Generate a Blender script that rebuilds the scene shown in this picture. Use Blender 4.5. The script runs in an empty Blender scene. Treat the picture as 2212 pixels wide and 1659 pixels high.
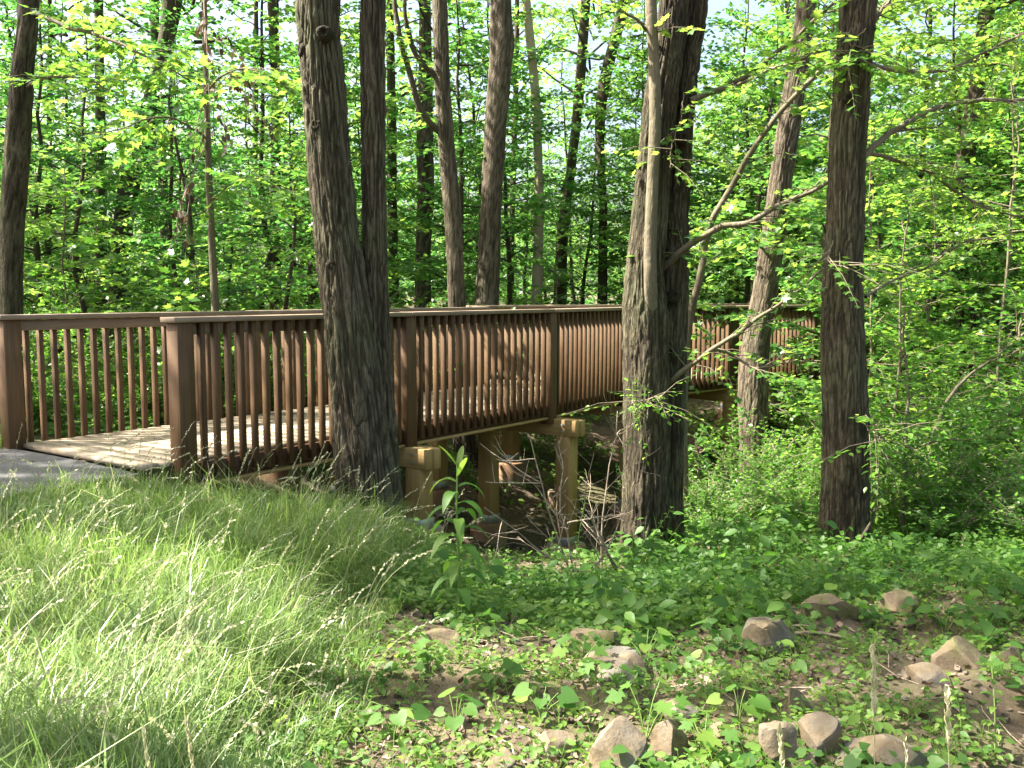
import bpy, math, random
import numpy as np

# ------------------------------------------------------------------ camera, sky, sun, exposure
sc = bpy.context.scene
COL = sc.collection
PITCH = math.atan(191.5 / 2000.0)
EYE = 1.23                                   # metres above the bridge deck (deck = z 0)
cam_d = bpy.data.cameras.new("camera")
cam_d.sensor_width = 36.0
cam_d.lens = 36.0 * 2000.0 / 2212.0
cam_d.clip_start = 0.05
cam_d.clip_end = 1000.0
cam = bpy.data.objects.new("camera", cam_d)
COL.objects.link(cam)
cam.location = (0, 0, EYE)
cam.rotation_euler = (math.pi / 2 - PITCH, 0, 0)
sc.camera = cam

SUN_EL = math.radians(51)
SUN_DIR = np.array([-math.cos(SUN_EL) * 0.999, math.cos(SUN_EL) * 0.04, math.sin(SUN_EL)])   # towards the sun
world = bpy.data.worlds.new("World")
sc.world = world
world.use_nodes = True
nt = world.node_tree
bg = nt.nodes["Background"]
sky = nt.nodes.new("ShaderNodeTexSky")
sky.sky_type = 'NISHITA'
sky.sun_disc = False
sky.sun_elevation = SUN_EL
sky.sun_rotation = math.atan2(SUN_DIR[0], SUN_DIR[1])
sky.air_density = 1.0
sky.dust_density = 6.0
sky.ozone_density = 0.4
nt.links.new(sky.outputs[0], bg.inputs[0])
bg.inputs[1].default_value = 0.08
sun_d = bpy.data.lights.new("sun", 'SUN')
sun_d.energy = 5.0
sun_d.angle = math.radians(0.53)
sun_d.color = (1.0, 0.93, 0.80)
sun = bpy.data.objects.new("sun", sun_d)
COL.objects.link(sun)
sun.rotation_euler = (math.pi / 2 - SUN_EL, 0, math.atan2(SUN_DIR[0], -SUN_DIR[1]))

vs = sc.view_settings
vs.view_transform = 'Standard'
vs.look = 'None'
vs.exposure = 2.6
vs.gamma = 1.0
vs.use_curve_mapping = False
cy = sc.cycles
cy.max_bounces = 7
cy.diffuse_bounces = 4
cy.glossy_bounces = 2
cy.transmission_bounces = 5
cy.transparent_max_bounces = 4
cy.caustics_reflective = False
cy.caustics_refractive = False
cy.sample_clamp_indirect = 8.0
cy.use_denoising = True

# ------------------------------------------------------------------ pixel helpers (2212 x 1659 grid)
CP, SP = math.cos(PITCH), math.sin(PITCH)
def ray(x, y):
    u = (x - 1106) / 2000.0; v = (829.5 - y) / 2000.0
    return np.array([u, CP + v * SP, -SP + v * CP])
def at(x, y, Y):
    d = ray(x, y); return d * (Y / d[1]) + np.array([0, 0, EYE])
def hit(x, y, z):
    d = ray(x, y); return d * ((z - EYE) / d[2]) + np.array([0, 0, EYE])

# ------------------------------------------------------------------ noise
def _hash(ix, iy, iz, seed):
    h = (ix.astype(np.int64) * 374761393 + iy.astype(np.int64) * 668265263 + iz.astype(np.int64) * 2147483647 + seed * 974634777) & 0xffffffff
    h = ((h ^ (h >> 13)) * 1274126177) & 0xffffffff
    h = ((h ^ (h >> 16)) * 2246822519) & 0xffffffff
    h = h ^ (h >> 15)
    return (h & 0xffffff) / float(0xffffff)
def vnoise(p, seed=0):
    p = np.asarray(p, float)
    i = np.floor(p).astype(np.int64); f = p - i; f = f * f * (3 - 2 * f)
    r = 0
    for dx in (0, 1):
        for dy in (0, 1):
            for dz in (0, 1):
                w = (f[..., 0] if dx else 1 - f[..., 0]) * (f[..., 1] if dy else 1 - f[..., 1]) * (f[..., 2] if dz else 1 - f[..., 2])
                r = r + w * _hash(i[..., 0] + dx, i[..., 1] + dy, i[..., 2] + dz, seed)
    return r * 2 - 1
def fbm(p, seed=0, n=3):
    p = np.asarray(p, float); a, s, r = 1.0, 1.0, 0
    for k in range(n):
        r = r + a * vnoise(p * s, seed + k); a *= 0.5; s *= 2.1
    return r
def noise2(x, y, seed=0, n=2):
    x = np.asarray(x, float); y = np.asarray(y, float)
    return fbm(np.stack([x, y, np.zeros_like(x) + 0.37], -1), seed, n)
def voronoi_wrap(u, v, nu, seed):
    iu = np.floor(u).astype(np.int64); iv = np.floor(v).astype(np.int64)
    f1 = np.full(u.shape, 9.0); f2 = np.full(u.shape, 9.0)
    for du in (-1, 0, 1):
        for dv in (-1, 0, 1):
            cu = iu + du; cv = iv + dv; cw = np.mod(cu, nu)
            px = cu + _hash(cw, cv, cw * 0, seed); py = cv + _hash(cw, cv, cw * 0 + 1, seed)
            d = np.hypot(px - u, py - v)
            f2 = np.minimum(f2, np.maximum(f1, d)); f1 = np.minimum(f1, d)
    return f1, f2
def sstep(a, b, x):
    t = np.clip((x - a) / (b - a), 0, 1); return t * t * (3 - 2 * t)

# ------------------------------------------------------------------ mesh helpers
def np_mesh(name, V, F, mat=None, smooth=False, var=None):
    me = bpy.data.meshes.new(name)
    V = np.asarray(V, np.float32).reshape(-1, 3)
    Fs = F if isinstance(F, list) else [F]
    Fs = [np.asarray(f, np.int32) for f in Fs if len(f)]
    me.vertices.add(len(V)); me.vertices.foreach_set("co", V.ravel())
    nl = sum(f.size for f in Fs); npol = sum(len(f) for f in Fs)
    me.loops.add(nl); me.polygons.add(npol)
    me.loops.foreach_set("vertex_index", np.concatenate([f.ravel() for f in Fs]))
    st = []; o = 0
    for f in Fs:
        k = f.shape[1]; st.append(o + np.arange(len(f)) * k); o += f.size
    me.polygons.foreach_set("loop_start", np.concatenate(st).astype(np.int32))
    if smooth: me.polygons.foreach_set("use_smooth", np.ones(npol, bool))
    me.update(calc_edges=True)
    if var is not None:
        a = me.attributes.new("var", 'FLOAT', 'POINT'); a.data.foreach_set("value", np.asarray(var, np.float32))
    if mat: me.materials.append(mat)
    return me
def link(name, me, parent=None, loc=None):
    o = bpy.data.objects.new(name, me); COL.objects.link(o)
    if parent is not None: o.parent = parent
    if loc is not None: o.location = tuple(float(c) for c in loc)
    return o
def tag(o, label=None, cat=None, group=None, kind=None):
    if label: o["label"] = label
    if cat: o["category"] = cat
    if group: o["group"] = group
    if kind: o["kind"] = kind
    return o
def empty(name, loc, rz=0.0, label=None, cat=None, group=None):
    o = bpy.data.objects.new(name, None); COL.objects.link(o)
    o.empty_display_size = 0.1
    o.location = tuple(float(c) for c in loc); o.rotation_euler = (0, 0, rz)
    return tag(o, label, cat, group)
class MB:
    """collects vertices and faces"""
    def __init__(s): s.V = []; s.F3 = []; s.F4 = []; s.n = 0; s.A = []
    def add(s, V, F, var=None):
        V = np.asarray(V, float).reshape(-1, 3); F = np.asarray(F, int)
        (s.F3 if F.shape[1] == 3 else s.F4).append(F + s.n)
        s.V.append(V); s.A.append(np.full(len(V), 0.5) if var is None else np.broadcast_to(var, (len(V),))); s.n += len(V)
    def mesh(s, name, mat, smooth=False, off=(0, 0, 0)):
        F = []
        if s.F3: F.append(np.concatenate(s.F3))
        if s.F4: F.append(np.concatenate(s.F4))
        return np_mesh(name, np.concatenate(s.V) - np.asarray(off), F, mat, smooth, np.concatenate(s.A))
def tube(pts, rad, n=6, cap=True):
    P = np.asarray(pts, float); R = np.asarray(rad, float)
    T = np.gradient(P, axis=0); T /= np.linalg.norm(T, axis=1)[:, None] + 1e-9
    ref = np.array([0., 0, 1]) if abs(T[:, 2]).mean() < 0.8 else np.array([1., 0, 0])
    A = np.cross(T, ref); A /= np.linalg.norm(A, axis=1)[:, None] + 1e-9
    B = np.cross(T, A)
    th = np.arange(n) * 2 * math.pi / n
    V = P[:, None] + R[:, None, None] * (np.cos(th)[None, :, None] * A[:, None] + np.sin(th)[None, :, None] * B[:, None])
    m = len(P); i = np.arange(m - 1)[:, None] * n; j = np.arange(n)[None]; j2 = (j + 1) % n
    F = np.stack([i + j, i + j2, i + n + j2, i + n + j], -1).reshape(-1, 4)
    return V.reshape(-1, 3), F
def spline(pts, n):
    """Catmull-Rom through rows (any width)"""
    P = np.asarray(pts, float)
    Q = np.vstack([2 * P[0] - P[1], P, 2 * P[-1] - P[-2]])
    t = np.linspace(0, len(P) - 1, n); k = np.minimum(t.astype(int), len(P) - 2); f = (t - k)[:, None]
    a, b, c, d = Q[k], Q[k + 1], Q[k + 2], Q[k + 3]
    return 0.5 * (2 * b + (c - a) * f + (2 * a - 5 * b + 4 * c - d) * f * f + (3 * b - a - 3 * c + d) * f ** 3)
BOXF = np.array([[0, 3, 2, 1], [4, 5, 6, 7], [0, 1, 5, 4], [1, 2, 6, 5], [2, 3, 7, 6], [3, 0, 4, 7]])
def box(x0, x1, y0, y1, z0, z1):
    return np.array([[x0, y0, z0], [x1, y0, z0], [x1, y1, z0], [x0, y1, z0], [x0, y0, z1], [x1, y0, z1], [x1, y1, z1], [x0, y1, z1]], float)
def bevel_box(sx, sy, sz, b):
    """box centred on x, y with z from 0 to sz and chamfered edges (24 vertices)"""
    V = []; 
    hx, hy, hz = sx / 2, sy / 2, sz / 2
    import itertools
    idx = {}
    for s in itertools.product((-1, 1), repeat=3):
        for ax in range(3):
            p = [s[0] * (hx - b), s[1] * (hy - b), s[2] * (hz - b)]
            p[ax] = s[ax] * (hx, hy, hz)[ax]
            idx[(s, ax)] = len(V); V.append([p[0], p[1], p[2] + hz])
    F4 = []; F3 = []
    for ax in range(3):
        o = [a for a in range(3) if a != ax]
        for sg in (-1, 1):
            q = []
            for (a, c) in ((-1, -1), (1, -1), (1, 1), (-1, 1)):
                s = [0, 0, 0]; s[ax] = sg; s[o[0]] = a; s[o[1]] = c
                q.append(idx[(tuple(s), ax)])
            if (sg > 0) != (ax != 1): q = q[::-1]
            F4.append(q)
    for ax in range(3):                       # edges along ax
        o = [a for a in range(3) if a != ax]
        for a in (-1, 1):
            for c in (-1, 1):
                s0 = [0, 0, 0]; s0[ax] = -1; s0[o[0]] = a; s0[o[1]] = c; s1 = list(s0); s1[ax] = 1
                F4.append([idx[(tuple(s0), o[0])], idx[(tuple(s0), o[1])], idx[(tuple(s1), o[1])], idx[(tuple(s1), o[0])]])
    for s in itertools.product((-1, 1), repeat=3):
        F3.append([idx[(s, 0)], idx[(s, 1)], idx[(s, 2)]])
    V = np.array(V); c = np.array([0, 0, hz])
    def fix(F):
        out = []
        for f in F:
            p = V[list(f)]; nn = np.cross(p[1] - p[0], p[2] - p[0])
            out.append(f if nn @ (p.mean(0) - c) > 0 else f[::-1])
        return np.array(out)
    return V, fix(F3), fix(F4)

# ------------------------------------------------------------------ materials
def new_mat(name):
    m = bpy.data.materials.new(name); m.use_nodes = True
    t = m.node_tree; b = t.nodes["Principled BSDF"]; b.inputs["Specular IOR Level"].default_value = 0.3
    return m, t, b
def N(t, kind, **kw):
    n = t.nodes.new(kind)
    for k, v in kw.items(): setattr(n, k, v)
    return n
def ramp(t, stops):
    r = t.nodes.new("ShaderNodeValToRGB"); e = r.color_ramp.elements
    while len(e) < len(stops): e.new(0.5)
    for el, (p, c) in zip(e, stops): el.position = p; el.color = (*c, 1)
    return r
def leaf_mat(name, stops, tstops, trans=0.45, rough=0.42, spec=0.5, jitter=0.35):
    m, t, b = new_mat(name)
    at_ = N(t, "ShaderNodeAttribute", attribute_name="var")
    oi = N(t, "ShaderNodeObjectInfo")
    ma = N(t, "ShaderNodeMath", operation='MULTIPLY_ADD'); ma.inputs[1].default_value = jitter; 
    su = N(t, "ShaderNodeMath", operation='SUBTRACT'); su.inputs[1].default_value = jitter / 2
    t.links.new(oi.outputs["Random"], ma.inputs[0]); t.links.new(at_.outputs["Fac"], ma.inputs[2])
    t.links.new(ma.outputs[0], su.inputs[0])
    r1 = ramp(t, stops); r2 = ramp(t, tstops)
    t.links.new(su.outputs[0], r1.inputs[0]); t.links.new(su.outputs[0], r2.inputs[0])
    t.links.new(r1.outputs[0], b.inputs["Base Color"])
    b.inputs["Roughness"].default_value = rough; b.inputs["Specular IOR Level"].default_value = spec
    tr = N(t, "ShaderNodeBsdfTranslucent"); t.links.new(r2.outputs[0], tr.inputs[0])
    mx = N(t, "ShaderNodeMixShader"); mx.inputs[0].default_value = trans
    t.links.new(b.outputs[0], mx.inputs[1]); t.links.new(tr.outputs[0], mx.inputs[2])
    t.links.new(mx.outputs[0], t.nodes["Material Output"].inputs[0])
    return m
M = {}
M['leaf'] = leaf_mat("leaf_green", [(0, (.030, .085, .012)), (.5, (.055, .135, .016)), (1, (.11, .20, .022))],
                     [(0, (.09, .30, .035)), (.5, (.19, .45, .05)), (1, (.38, .60, .08))], .5)
M['leaf_far'] = leaf_mat("leaf_far", [(0, (.028, .075, .016)), (.5, (.060, .130, .024)), (1, (.13, .205, .035))],
                     [(0, (.065, .24, .04)), (.5, (.17, .42, .065)), (1, (.40, .60, .10))], .5, .40, .6, .7)
M['maple'] = leaf_mat("leaf_maple", [(0, (.035, .105, .022)), (.5, (.06, .15, .028)), (1, (.10, .20, .03))],
                      [(0, (.11, .30, .035)), (.5, (.24, .46, .055)), (1, (.46, .63, .08))], .5, .38)
M['cover'] = leaf_mat("leaf_groundcover", [(0, (.025, .075, .014)), (.5, (.055, .125, .02)), (1, (.13, .20, .035))],
                      [(0, (.08, .26, .03)), (.5, (.18, .42, .045)), (1, (.34, .54, .07))], .4, .55, .35)
M['grass'] = leaf_mat("grass_blade", [(0, (.07, .135, .03)), (.5, (.15, .235, .065)), (.78, (.25, .32, .13)), (1, (.46, .43, .26))],
                      [(0, (.13, .27, .04)), (.5, (.28, .43, .09)), (1, (.52, .54, .25))], .4, .36, .6, .0)
M['seed'] = leaf_mat("grass_seed", [(0, (.34, .36, .20)), (1, (.58, .55, .40))], [(0, (.3, .32, .15)), (1, (.45, .42, .25))], .3, .6, .3, 0)
M['dead'] = leaf_mat("leaf_dead", [(0, (.035, .024, .018)), (.4, (.085, .06, .045)), (.75, (.155, .12, .09)), (1, (.27, .22, .17))],
                     [(0, (.1, .05, .02)), (1, (.3, .2, .1))], .15, .7, .3, 0)

def bark_mat(name, c0, c1, c2, scale=26, zs=.16, bump=.6, moss=.0, attr=False):
    m, t, b = new_mat(name)
    tc = N(t, "ShaderNodeTexCoord"); mp = N(t, "ShaderNodeMapping"); mp.inputs["Scale"].default_value = (1, 1, zs)
    t.links.new(tc.outputs["Object"], mp.inputs[0])
    nz = N(t, "ShaderNodeTexNoise"); nz.inputs["Scale"].default_value = scale * .5; nz.inputs["Detail"].default_value = 6
    t.links.new(mp.outputs[0], nz.inputs["Vector"])
    vo = N(t, "ShaderNodeTexVoronoi", feature='DISTANCE_TO_EDGE'); vo.inputs["Scale"].default_value = scale
    mv = N(t, "ShaderNodeMix", data_type='VECTOR'); mv.inputs[0].default_value = .12
    t.links.new(mp.outputs[0], mv.inputs[4]); t.links.new(nz.outputs["Color"], mv.inputs[5])
    t.links.new(mv.outputs[1], vo.inputs["Vector"])
    n2 = N(t, "ShaderNodeTexNoise"); n2.inputs["Scale"].default_value = 3.0; n2.inputs["Detail"].default_value = 5
    t.links.new(tc.outputs["Object"], n2.inputs["Vector"])
    n3 = N(t, "ShaderNodeTexNoise"); n3.inputs["Scale"].default_value = 60.0; n3.inputs["Detail"].default_value = 6
    mp3 = N(t, "ShaderNodeMapping"); mp3.inputs["Scale"].default_value = (1, 1, .3)
    t.links.new(tc.outputs["Object"], mp3.inputs[0]); t.links.new(mp3.outputs[0], n3.inputs["Vector"])
    r = ramp(t, [(.25, c0), (.5, c1), (.75, c2)])
    ad = N(t, "ShaderNodeMath", operation='MULTIPLY_ADD'); ad.inputs[1].default_value = .55
    t.links.new(n3.outputs["Fac"], ad.inputs[0])
    sc2 = N(t, "ShaderNodeMath", operation='MULTIPLY'); sc2.inputs[1].default_value = .45
    t.links.new(n2.outputs["Fac"], sc2.inputs[0]); t.links.new(sc2.outputs[0], ad.inputs[2])
    t.links.new(ad.outputs[0], r.inputs[0])
    last = r.outputs[0]
    if moss > 0:
        n4 = N(t, "ShaderNodeTexNoise"); n4.inputs["Scale"].default_value = 1.6; n4.inputs["Detail"].default_value = 7
        t.links.new(tc.outputs["Object"], n4.inputs["Vector"])
        rm = ramp(t, [(.45, (0, 0, 0)), (.7, (moss, moss, moss))]); t.links.new(n4.outputs["Fac"], rm.inputs[0])
        mx = N(t, "ShaderNodeMix", data_type='RGBA'); mx.inputs[7].default_value = (.10, .12, .055, 1)
        t.links.new(rm.outputs[0], mx.inputs[0]); t.links.new(last, mx.inputs[6]); last = mx.outputs[2]
    if attr:                                  # plates paler; colour of the cracks darkened to strengthen the furrows
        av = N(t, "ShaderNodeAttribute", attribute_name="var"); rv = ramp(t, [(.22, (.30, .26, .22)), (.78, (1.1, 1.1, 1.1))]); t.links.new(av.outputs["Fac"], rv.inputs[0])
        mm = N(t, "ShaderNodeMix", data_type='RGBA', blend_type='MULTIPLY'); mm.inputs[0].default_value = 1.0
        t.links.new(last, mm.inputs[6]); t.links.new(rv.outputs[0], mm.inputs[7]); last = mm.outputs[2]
    t.links.new(last, b.inputs["Base Color"])
    b.inputs["Roughness"].default_value = .9
    h = N(t, "ShaderNodeMath", operation='MULTIPLY_ADD'); h.inputs[1].default_value = .35
    pw = N(t, "ShaderNodeMath", operation='MINIMUM'); pw.inputs[1].default_value = .22
    t.links.new(vo.outputs["Distance"], pw.inputs[0])
    pm = N(t, "ShaderNodeMath", operation='MULTIPLY'); pm.inputs[1].default_value = 3.5
    t.links.new(pw.outputs[0], pm.inputs[0])
    t.links.new(n3.outputs["Fac"], h.inputs[0]); t.links.new(pm.outputs[0], h.inputs[2])
    bp = N(t, "ShaderNodeBump"); bp.inputs["Strength"].default_value = bump; bp.inputs["Distance"].default_value = .012
    t.links.new(h.outputs[0], bp.inputs["Height"]); t.links.new(bp.outputs[0], b.inputs["Normal"])
    return m
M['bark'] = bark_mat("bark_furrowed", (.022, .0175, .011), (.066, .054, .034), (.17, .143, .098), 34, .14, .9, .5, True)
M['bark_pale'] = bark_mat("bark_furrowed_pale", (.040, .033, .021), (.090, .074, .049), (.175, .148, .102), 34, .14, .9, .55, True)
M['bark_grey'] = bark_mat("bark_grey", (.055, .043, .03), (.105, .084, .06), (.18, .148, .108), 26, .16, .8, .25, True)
M['bark_dark'] = bark_mat("bark_dark", (.028, .021, .0135), (.055, .042, .027), (.095, .075, .05), 26, .16, .8, .3)
M['bark_smooth'] = bark_mat("bark_smooth", (.07, .057, .038), (.13, .108, .075), (.21, .18, .13), 16, .5, .3, .3)
M['snag'] = bark_mat("bark_bare", (.26, .20, .14), (.36, .29, .21), (.46, .38, .28), 20, .12, .4, 0)
M['twig'] = bark_mat("twig", (.16, .125, .09), (.26, .21, .16), (.38, .33, .27), 20, .5, .2, 0)

def wood_mat(name, c0, c1, c2, along='Z', bump=.25, rough=.65, spec=.3):
    m, t, b = new_mat(name)
    tc = N(t, "ShaderNodeTexCoord"); oi = N(t, "ShaderNodeObjectInfo")
    va = N(t, "ShaderNodeVectorMath", operation='ADD'); 
    cb = N(t, "ShaderNodeCombineXYZ")
    m5 = N(t, "ShaderNodeMath", operation='MULTIPLY'); m5.inputs[1].default_value = 37.0
    t.links.new(oi.outputs["Random"], m5.inputs[0])
    for i in range(3): t.links.new(m5.outputs[0], cb.inputs[i])
    t.links.new(tc.outputs["Object"], va.inputs[0]); t.links.new(cb.outputs[0], va.inputs[1])
    mp = N(t, "ShaderNodeMapping"); mp.inputs["Scale"].default_value = {'Z': (1, 1, .06), 'X': (.06, 1, 1), 'Y': (1, .06, 1)}[along]
    t.links.new(va.outputs[0], mp.inputs[0])
    n1 = N(t, "ShaderNodeTexNoise"); n1.inputs["Scale"].default_value = 55; n1.inputs["Detail"].default_value = 5
    t.links.new(mp.outputs[0], n1.inputs["Vector"])
    n2 = N(t, "ShaderNodeTexNoise"); n2.inputs["Scale"].default_value = 4; n2.inputs["Detail"].default_value = 4
    t.links.new(va.outputs[0], n2.inputs["Vector"])
    a1 = N(t, "ShaderNodeMath", operation='MULTIPLY_ADD'); a1.inputs[1].default_value = .5
    a2 = N(t, "ShaderNodeMath", operation='MULTIPLY_ADD'); a2.inputs[1].default_value = .35
    a3 = N(t, "ShaderNodeMath", operation='MULTIPLY'); a3.inputs[1].default_value = .22
    t.links.new(oi.outputs["Random"], a3.inputs[0]); t.links.new(n2.outputs["Fac"], a2.inputs[0]); t.links.new(a3.outputs[0], a2.inputs[2])
    t.links.new(n1.outputs["Fac"], a1.inputs[0]); t.links.new(a2.outputs[0], a1.inputs[2])
    r = ramp(t, [(.25, c0), (.52, c1), (.8, c2)]); t.links.new(a1.outputs[0], r.inputs[0])
    t.links.new(r.outputs[0], b.inputs["Base Color"])
    b.inputs["Roughness"].default_value = rough; b.inputs["Specular IOR Level"].default_value = spec
    bp = N(t, "ShaderNodeBump"); bp.inputs["Strength"].default_value = bump; bp.inputs["Distance"].default_value = .003
    t.links.new(n1.outputs["Fac"], bp.inputs["Height"]); t.links.new(bp.outputs[0], b.inputs["Normal"])
    return m
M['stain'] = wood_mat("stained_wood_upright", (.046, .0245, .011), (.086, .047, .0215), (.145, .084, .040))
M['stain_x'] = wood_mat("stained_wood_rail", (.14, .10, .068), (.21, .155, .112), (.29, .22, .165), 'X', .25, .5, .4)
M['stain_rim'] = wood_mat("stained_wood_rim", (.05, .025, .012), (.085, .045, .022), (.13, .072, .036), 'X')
M['deck'] = wood_mat("deck_wood", (.22, .175, .125), (.27, .22, .16), (.33, .27, .205), 'Y', .3, .7)
M['treated'] = wood_mat("treated_wood", (.21, .135, .048), (.31, .205, .08), (.40, .275, .12))
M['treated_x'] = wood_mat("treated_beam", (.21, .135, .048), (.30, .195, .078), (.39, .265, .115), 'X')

def plain_mat(name, c0, c1, scale=8, rough=.85, bump=.3, dist=.01, metal=0., c2=None, s2=1.0):
    m, t, b = new_mat(name)
    tc = N(t, "ShaderNodeTexCoord")
    n1 = N(t, "ShaderNodeTexNoise"); n1.inputs["Scale"].default_value = scale; n1.inputs["Detail"].default_value = 8; n1.inputs["Roughness"].default_value = .65
    t.links.new(tc.outputs["Object"], n1.inputs["Vector"])
    r = ramp(t, [(.3, c0), (.7, c1)]); t.links.new(n1.outputs["Fac"], r.inputs[0]); last = r.outputs[0]
    if c2 is not None:
        n2 = N(t, "ShaderNodeTexNoise"); n2.inputs["Scale"].default_value = s2; n2.inputs["Detail"].default_value = 6
        t.links.new(tc.outputs["Object"], n2.inputs["Vector"])
        rm = ramp(t, [(.42, (0, 0, 0)), (.62, (1, 1, 1))]); t.links.new(n2.outputs["Fac"], rm.inputs[0])
        mx = N(t, "ShaderNodeMix", data_type='RGBA'); mx.inputs[7].default_value = (*c2, 1)
        t.links.new(rm.outputs[0], mx.inputs[0]); t.links.new(last, mx.inputs[6]); last = mx.outputs[2]
    t.links.new(last, b.inputs["Base Color"]); b.inputs["Roughness"].default_value = rough; b.inputs["Metallic"].default_value = metal
    bp = N(t, "ShaderNodeBump"); bp.inputs["Strength"].default_value = bump; bp.inputs["Distance"].default_value = dist
    t.links.new(n1.outputs["Fac"], bp.inputs["Height"]); t.links.new(bp.outputs[0], b.inputs["Normal"])
    return m
M['soil'] = plain_mat("forest_soil", (.05, .036, .025), (.135, .10, .07), 9, .95, .9, .03, 0, (.08, .075, .035), .9)
M['concrete'] = plain_mat("concrete", (.22, .185, .14), (.36, .31, .25), 20, .9, .4, .006, 0, (.23, .135, .075), 1.6)
M['galv'] = plain_mat("galvanised_steel", (.35, .38, .38), (.48, .50, .50), 30, .45, .1, .002, .7)
M['asphalt'] = plain_mat("asphalt", (.045, .046, .048), (.12, .12, .122), 160, .9, .6, .006)
M['rock'] = plain_mat("sandstone", (.085, .062, .037), (.20, .155, .10), 14, .92, .9, .014, 0, (.115, .105, .09), 5.0)
M['rock_moss'] = plain_mat("mossy_stone", (.085, .062, .04), (.18, .14, .095), 14, .92, .9, .014, 0, (.085, .085, .03), 5.5)
M['stem'] = plain_mat("green_stem", (.10, .17, .04), (.17, .25, .07), 20, .6, .1, .002)

# ------------------------------------------------------------------ terrain
CTRL = np.array([
 (0,0,-.38),(-3,0,-.3),(4,0,-.36),(0,3,-.44),(-1.5,3,-.36),(-3,4,-.26),(2,3.5,-.48),(4,4,-.45),(1,4.6,-.56),(2.4,5,-.58),(3.6,5.6,-.55),
 (-3,6,-.10),(-2.2,6.4,-.28),(-5,5,-.10),(-6,7,-.06),(-4.2,6.8,-.06),(-3,6.8,-.07),(-8,10,-.25),(-10,5,0),
 (-2,7.4,-.55),(-1.9,6.9,-.44),(-1.15,7.2,-.50),(-1.0,8.2,-.90),(-.9,8.9,-1.35),(-.65,7.35,-.82),(-1.6,5.2,-.32),(-1.2,6.2,-.46),
 (0,5.5,-.70),(.5,7,-1.0),(1.2,8,-1.05),(.5,9.5,-1.6),(0,10.5,-1.8),(.6,10.8,-1.9),(-.4,11.3,-1.82),(-1.3,11.9,-1.35),(-2.4,9.9,-.85),(-3.6,11,-.55),(-.8,13.6,-1.2),
 (2,11,-1.85),(2.2,13,-1.85),(1.0,14.2,-1.75),(1.3,16,-1.25),(2.6,15.6,-1.6),(-.45,16.3,-.9),
 (3,7,-.78),(2.6,7.2,-.72),(4.2,8.8,-.95),(3.4,10.6,-1.35),(6,10,-.95),(3.2,12,-1.42),(5,13,-1.5),(7,14,-.9),(6.2,17.4,-.7),(8,8,-.5),(9,18,-.1),
 (-6,14,-.5),(-2,18,-.6),(2,20,-.7),(6,21,-.4),(-10,22,-.2),(0,26,-.2),(12,12,-.2),(13,5,-.1),(-9,16,-.35),(-13,12,-.2),(-5.2,9.5,-.25)], float)
FAR = np.array([(a * math.cos(k), 9 + a * math.sin(k), .0) for a in (26,) for k in np.linspace(0, 2 * math.pi, 12, endpoint=False)])
FAR[:, 2] = np.where(FAR[:, 1] > 15, .35, -.1)
_C = np.vstack([CTRL, FAR])
def _tps(d): return np.where(d > 1e-9, d * d * np.log(d + 1e-9), 0)
_n = len(_C); _K = _tps(np.linalg.norm(_C[:, None, :2] - _C[None, :, :2], axis=2)) + np.eye(_n) * .02
_P = np.hstack([np.ones((_n, 1)), _C[:, :2]])
_S = np.linalg.solve(np.block([[_K, _P], [_P.T, np.zeros((3, 3))]]), np.concatenate([_C[:, 2], np.zeros(3)]))
def bound_x(y):       # right-hand edge of the long grass
    return np.interp(y, [0, 3.0, 3.8, 4.6, 5.4, 6.8, 7.6, 8.2, 9.0, 10], [-.75, -.80, -.70, -.78, -.62, -.55, -.66, -1.0, -1.9, -2.6])
PDIR = np.array([.588, .8086]); PPERP = np.array([-.8086, .588])
def path_uv(x, y):    # along, across the asphalt path (continues the walkway's line)
    dx = x - (-2.43); dy = y - 6.83
    return dx * PDIR[0] + dy * PDIR[1], dx * PPERP[0] + dy * PPERP[1]
def ground(x, y, lumps=True):
    x = np.atleast_1d(np.asarray(x, float)); y = np.atleast_1d(np.asarray(y, float))
    out = np.zeros(x.shape); xf = x.ravel(); yf = y.ravel(); res = np.zeros(xf.shape)
    for s in range(0, len(xf), 20000):
        d = np.hypot(xf[s:s + 20000, None] - _C[None, :, 0], yf[s:s + 20000, None] - _C[None, :, 1])
        res[s:s + 20000] = _tps(d) @ _S[:_n] + _S[_n] + _S[_n + 1] * xf[s:s + 20000] + _S[_n + 2] * yf[s:s + 20000]
    r = np.hypot(xf, yf - 9); w = sstep(19, 26, r)
    farz = np.where(yf > 0, .012 * np.maximum(yf - 10, 0), 0) - .05
    res = res * (1 - w) + farz * w
    if lumps:
        out_g = sstep(0, .3, xf - bound_x(yf))
        u, v = path_uv(xf, yf)
        onpath = (u < .15) & (v > -.15) & (v < 2.15)
        amp = .02 + .05 * out_g
        res = res + np.where(onpath, 0, amp * noise2(xf * 2.3, yf * 2.3, 5, 3) + .012 * out_g * noise2(xf * 11, yf * 11, 9, 2))
        res = np.where(onpath, np.minimum(res, -.07), res)
    # the mound never rises into the deck
    return res.reshape(x.shape)
def gz(x, y): return float(ground(np.array([x]), np.array([y]))[0])

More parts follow.
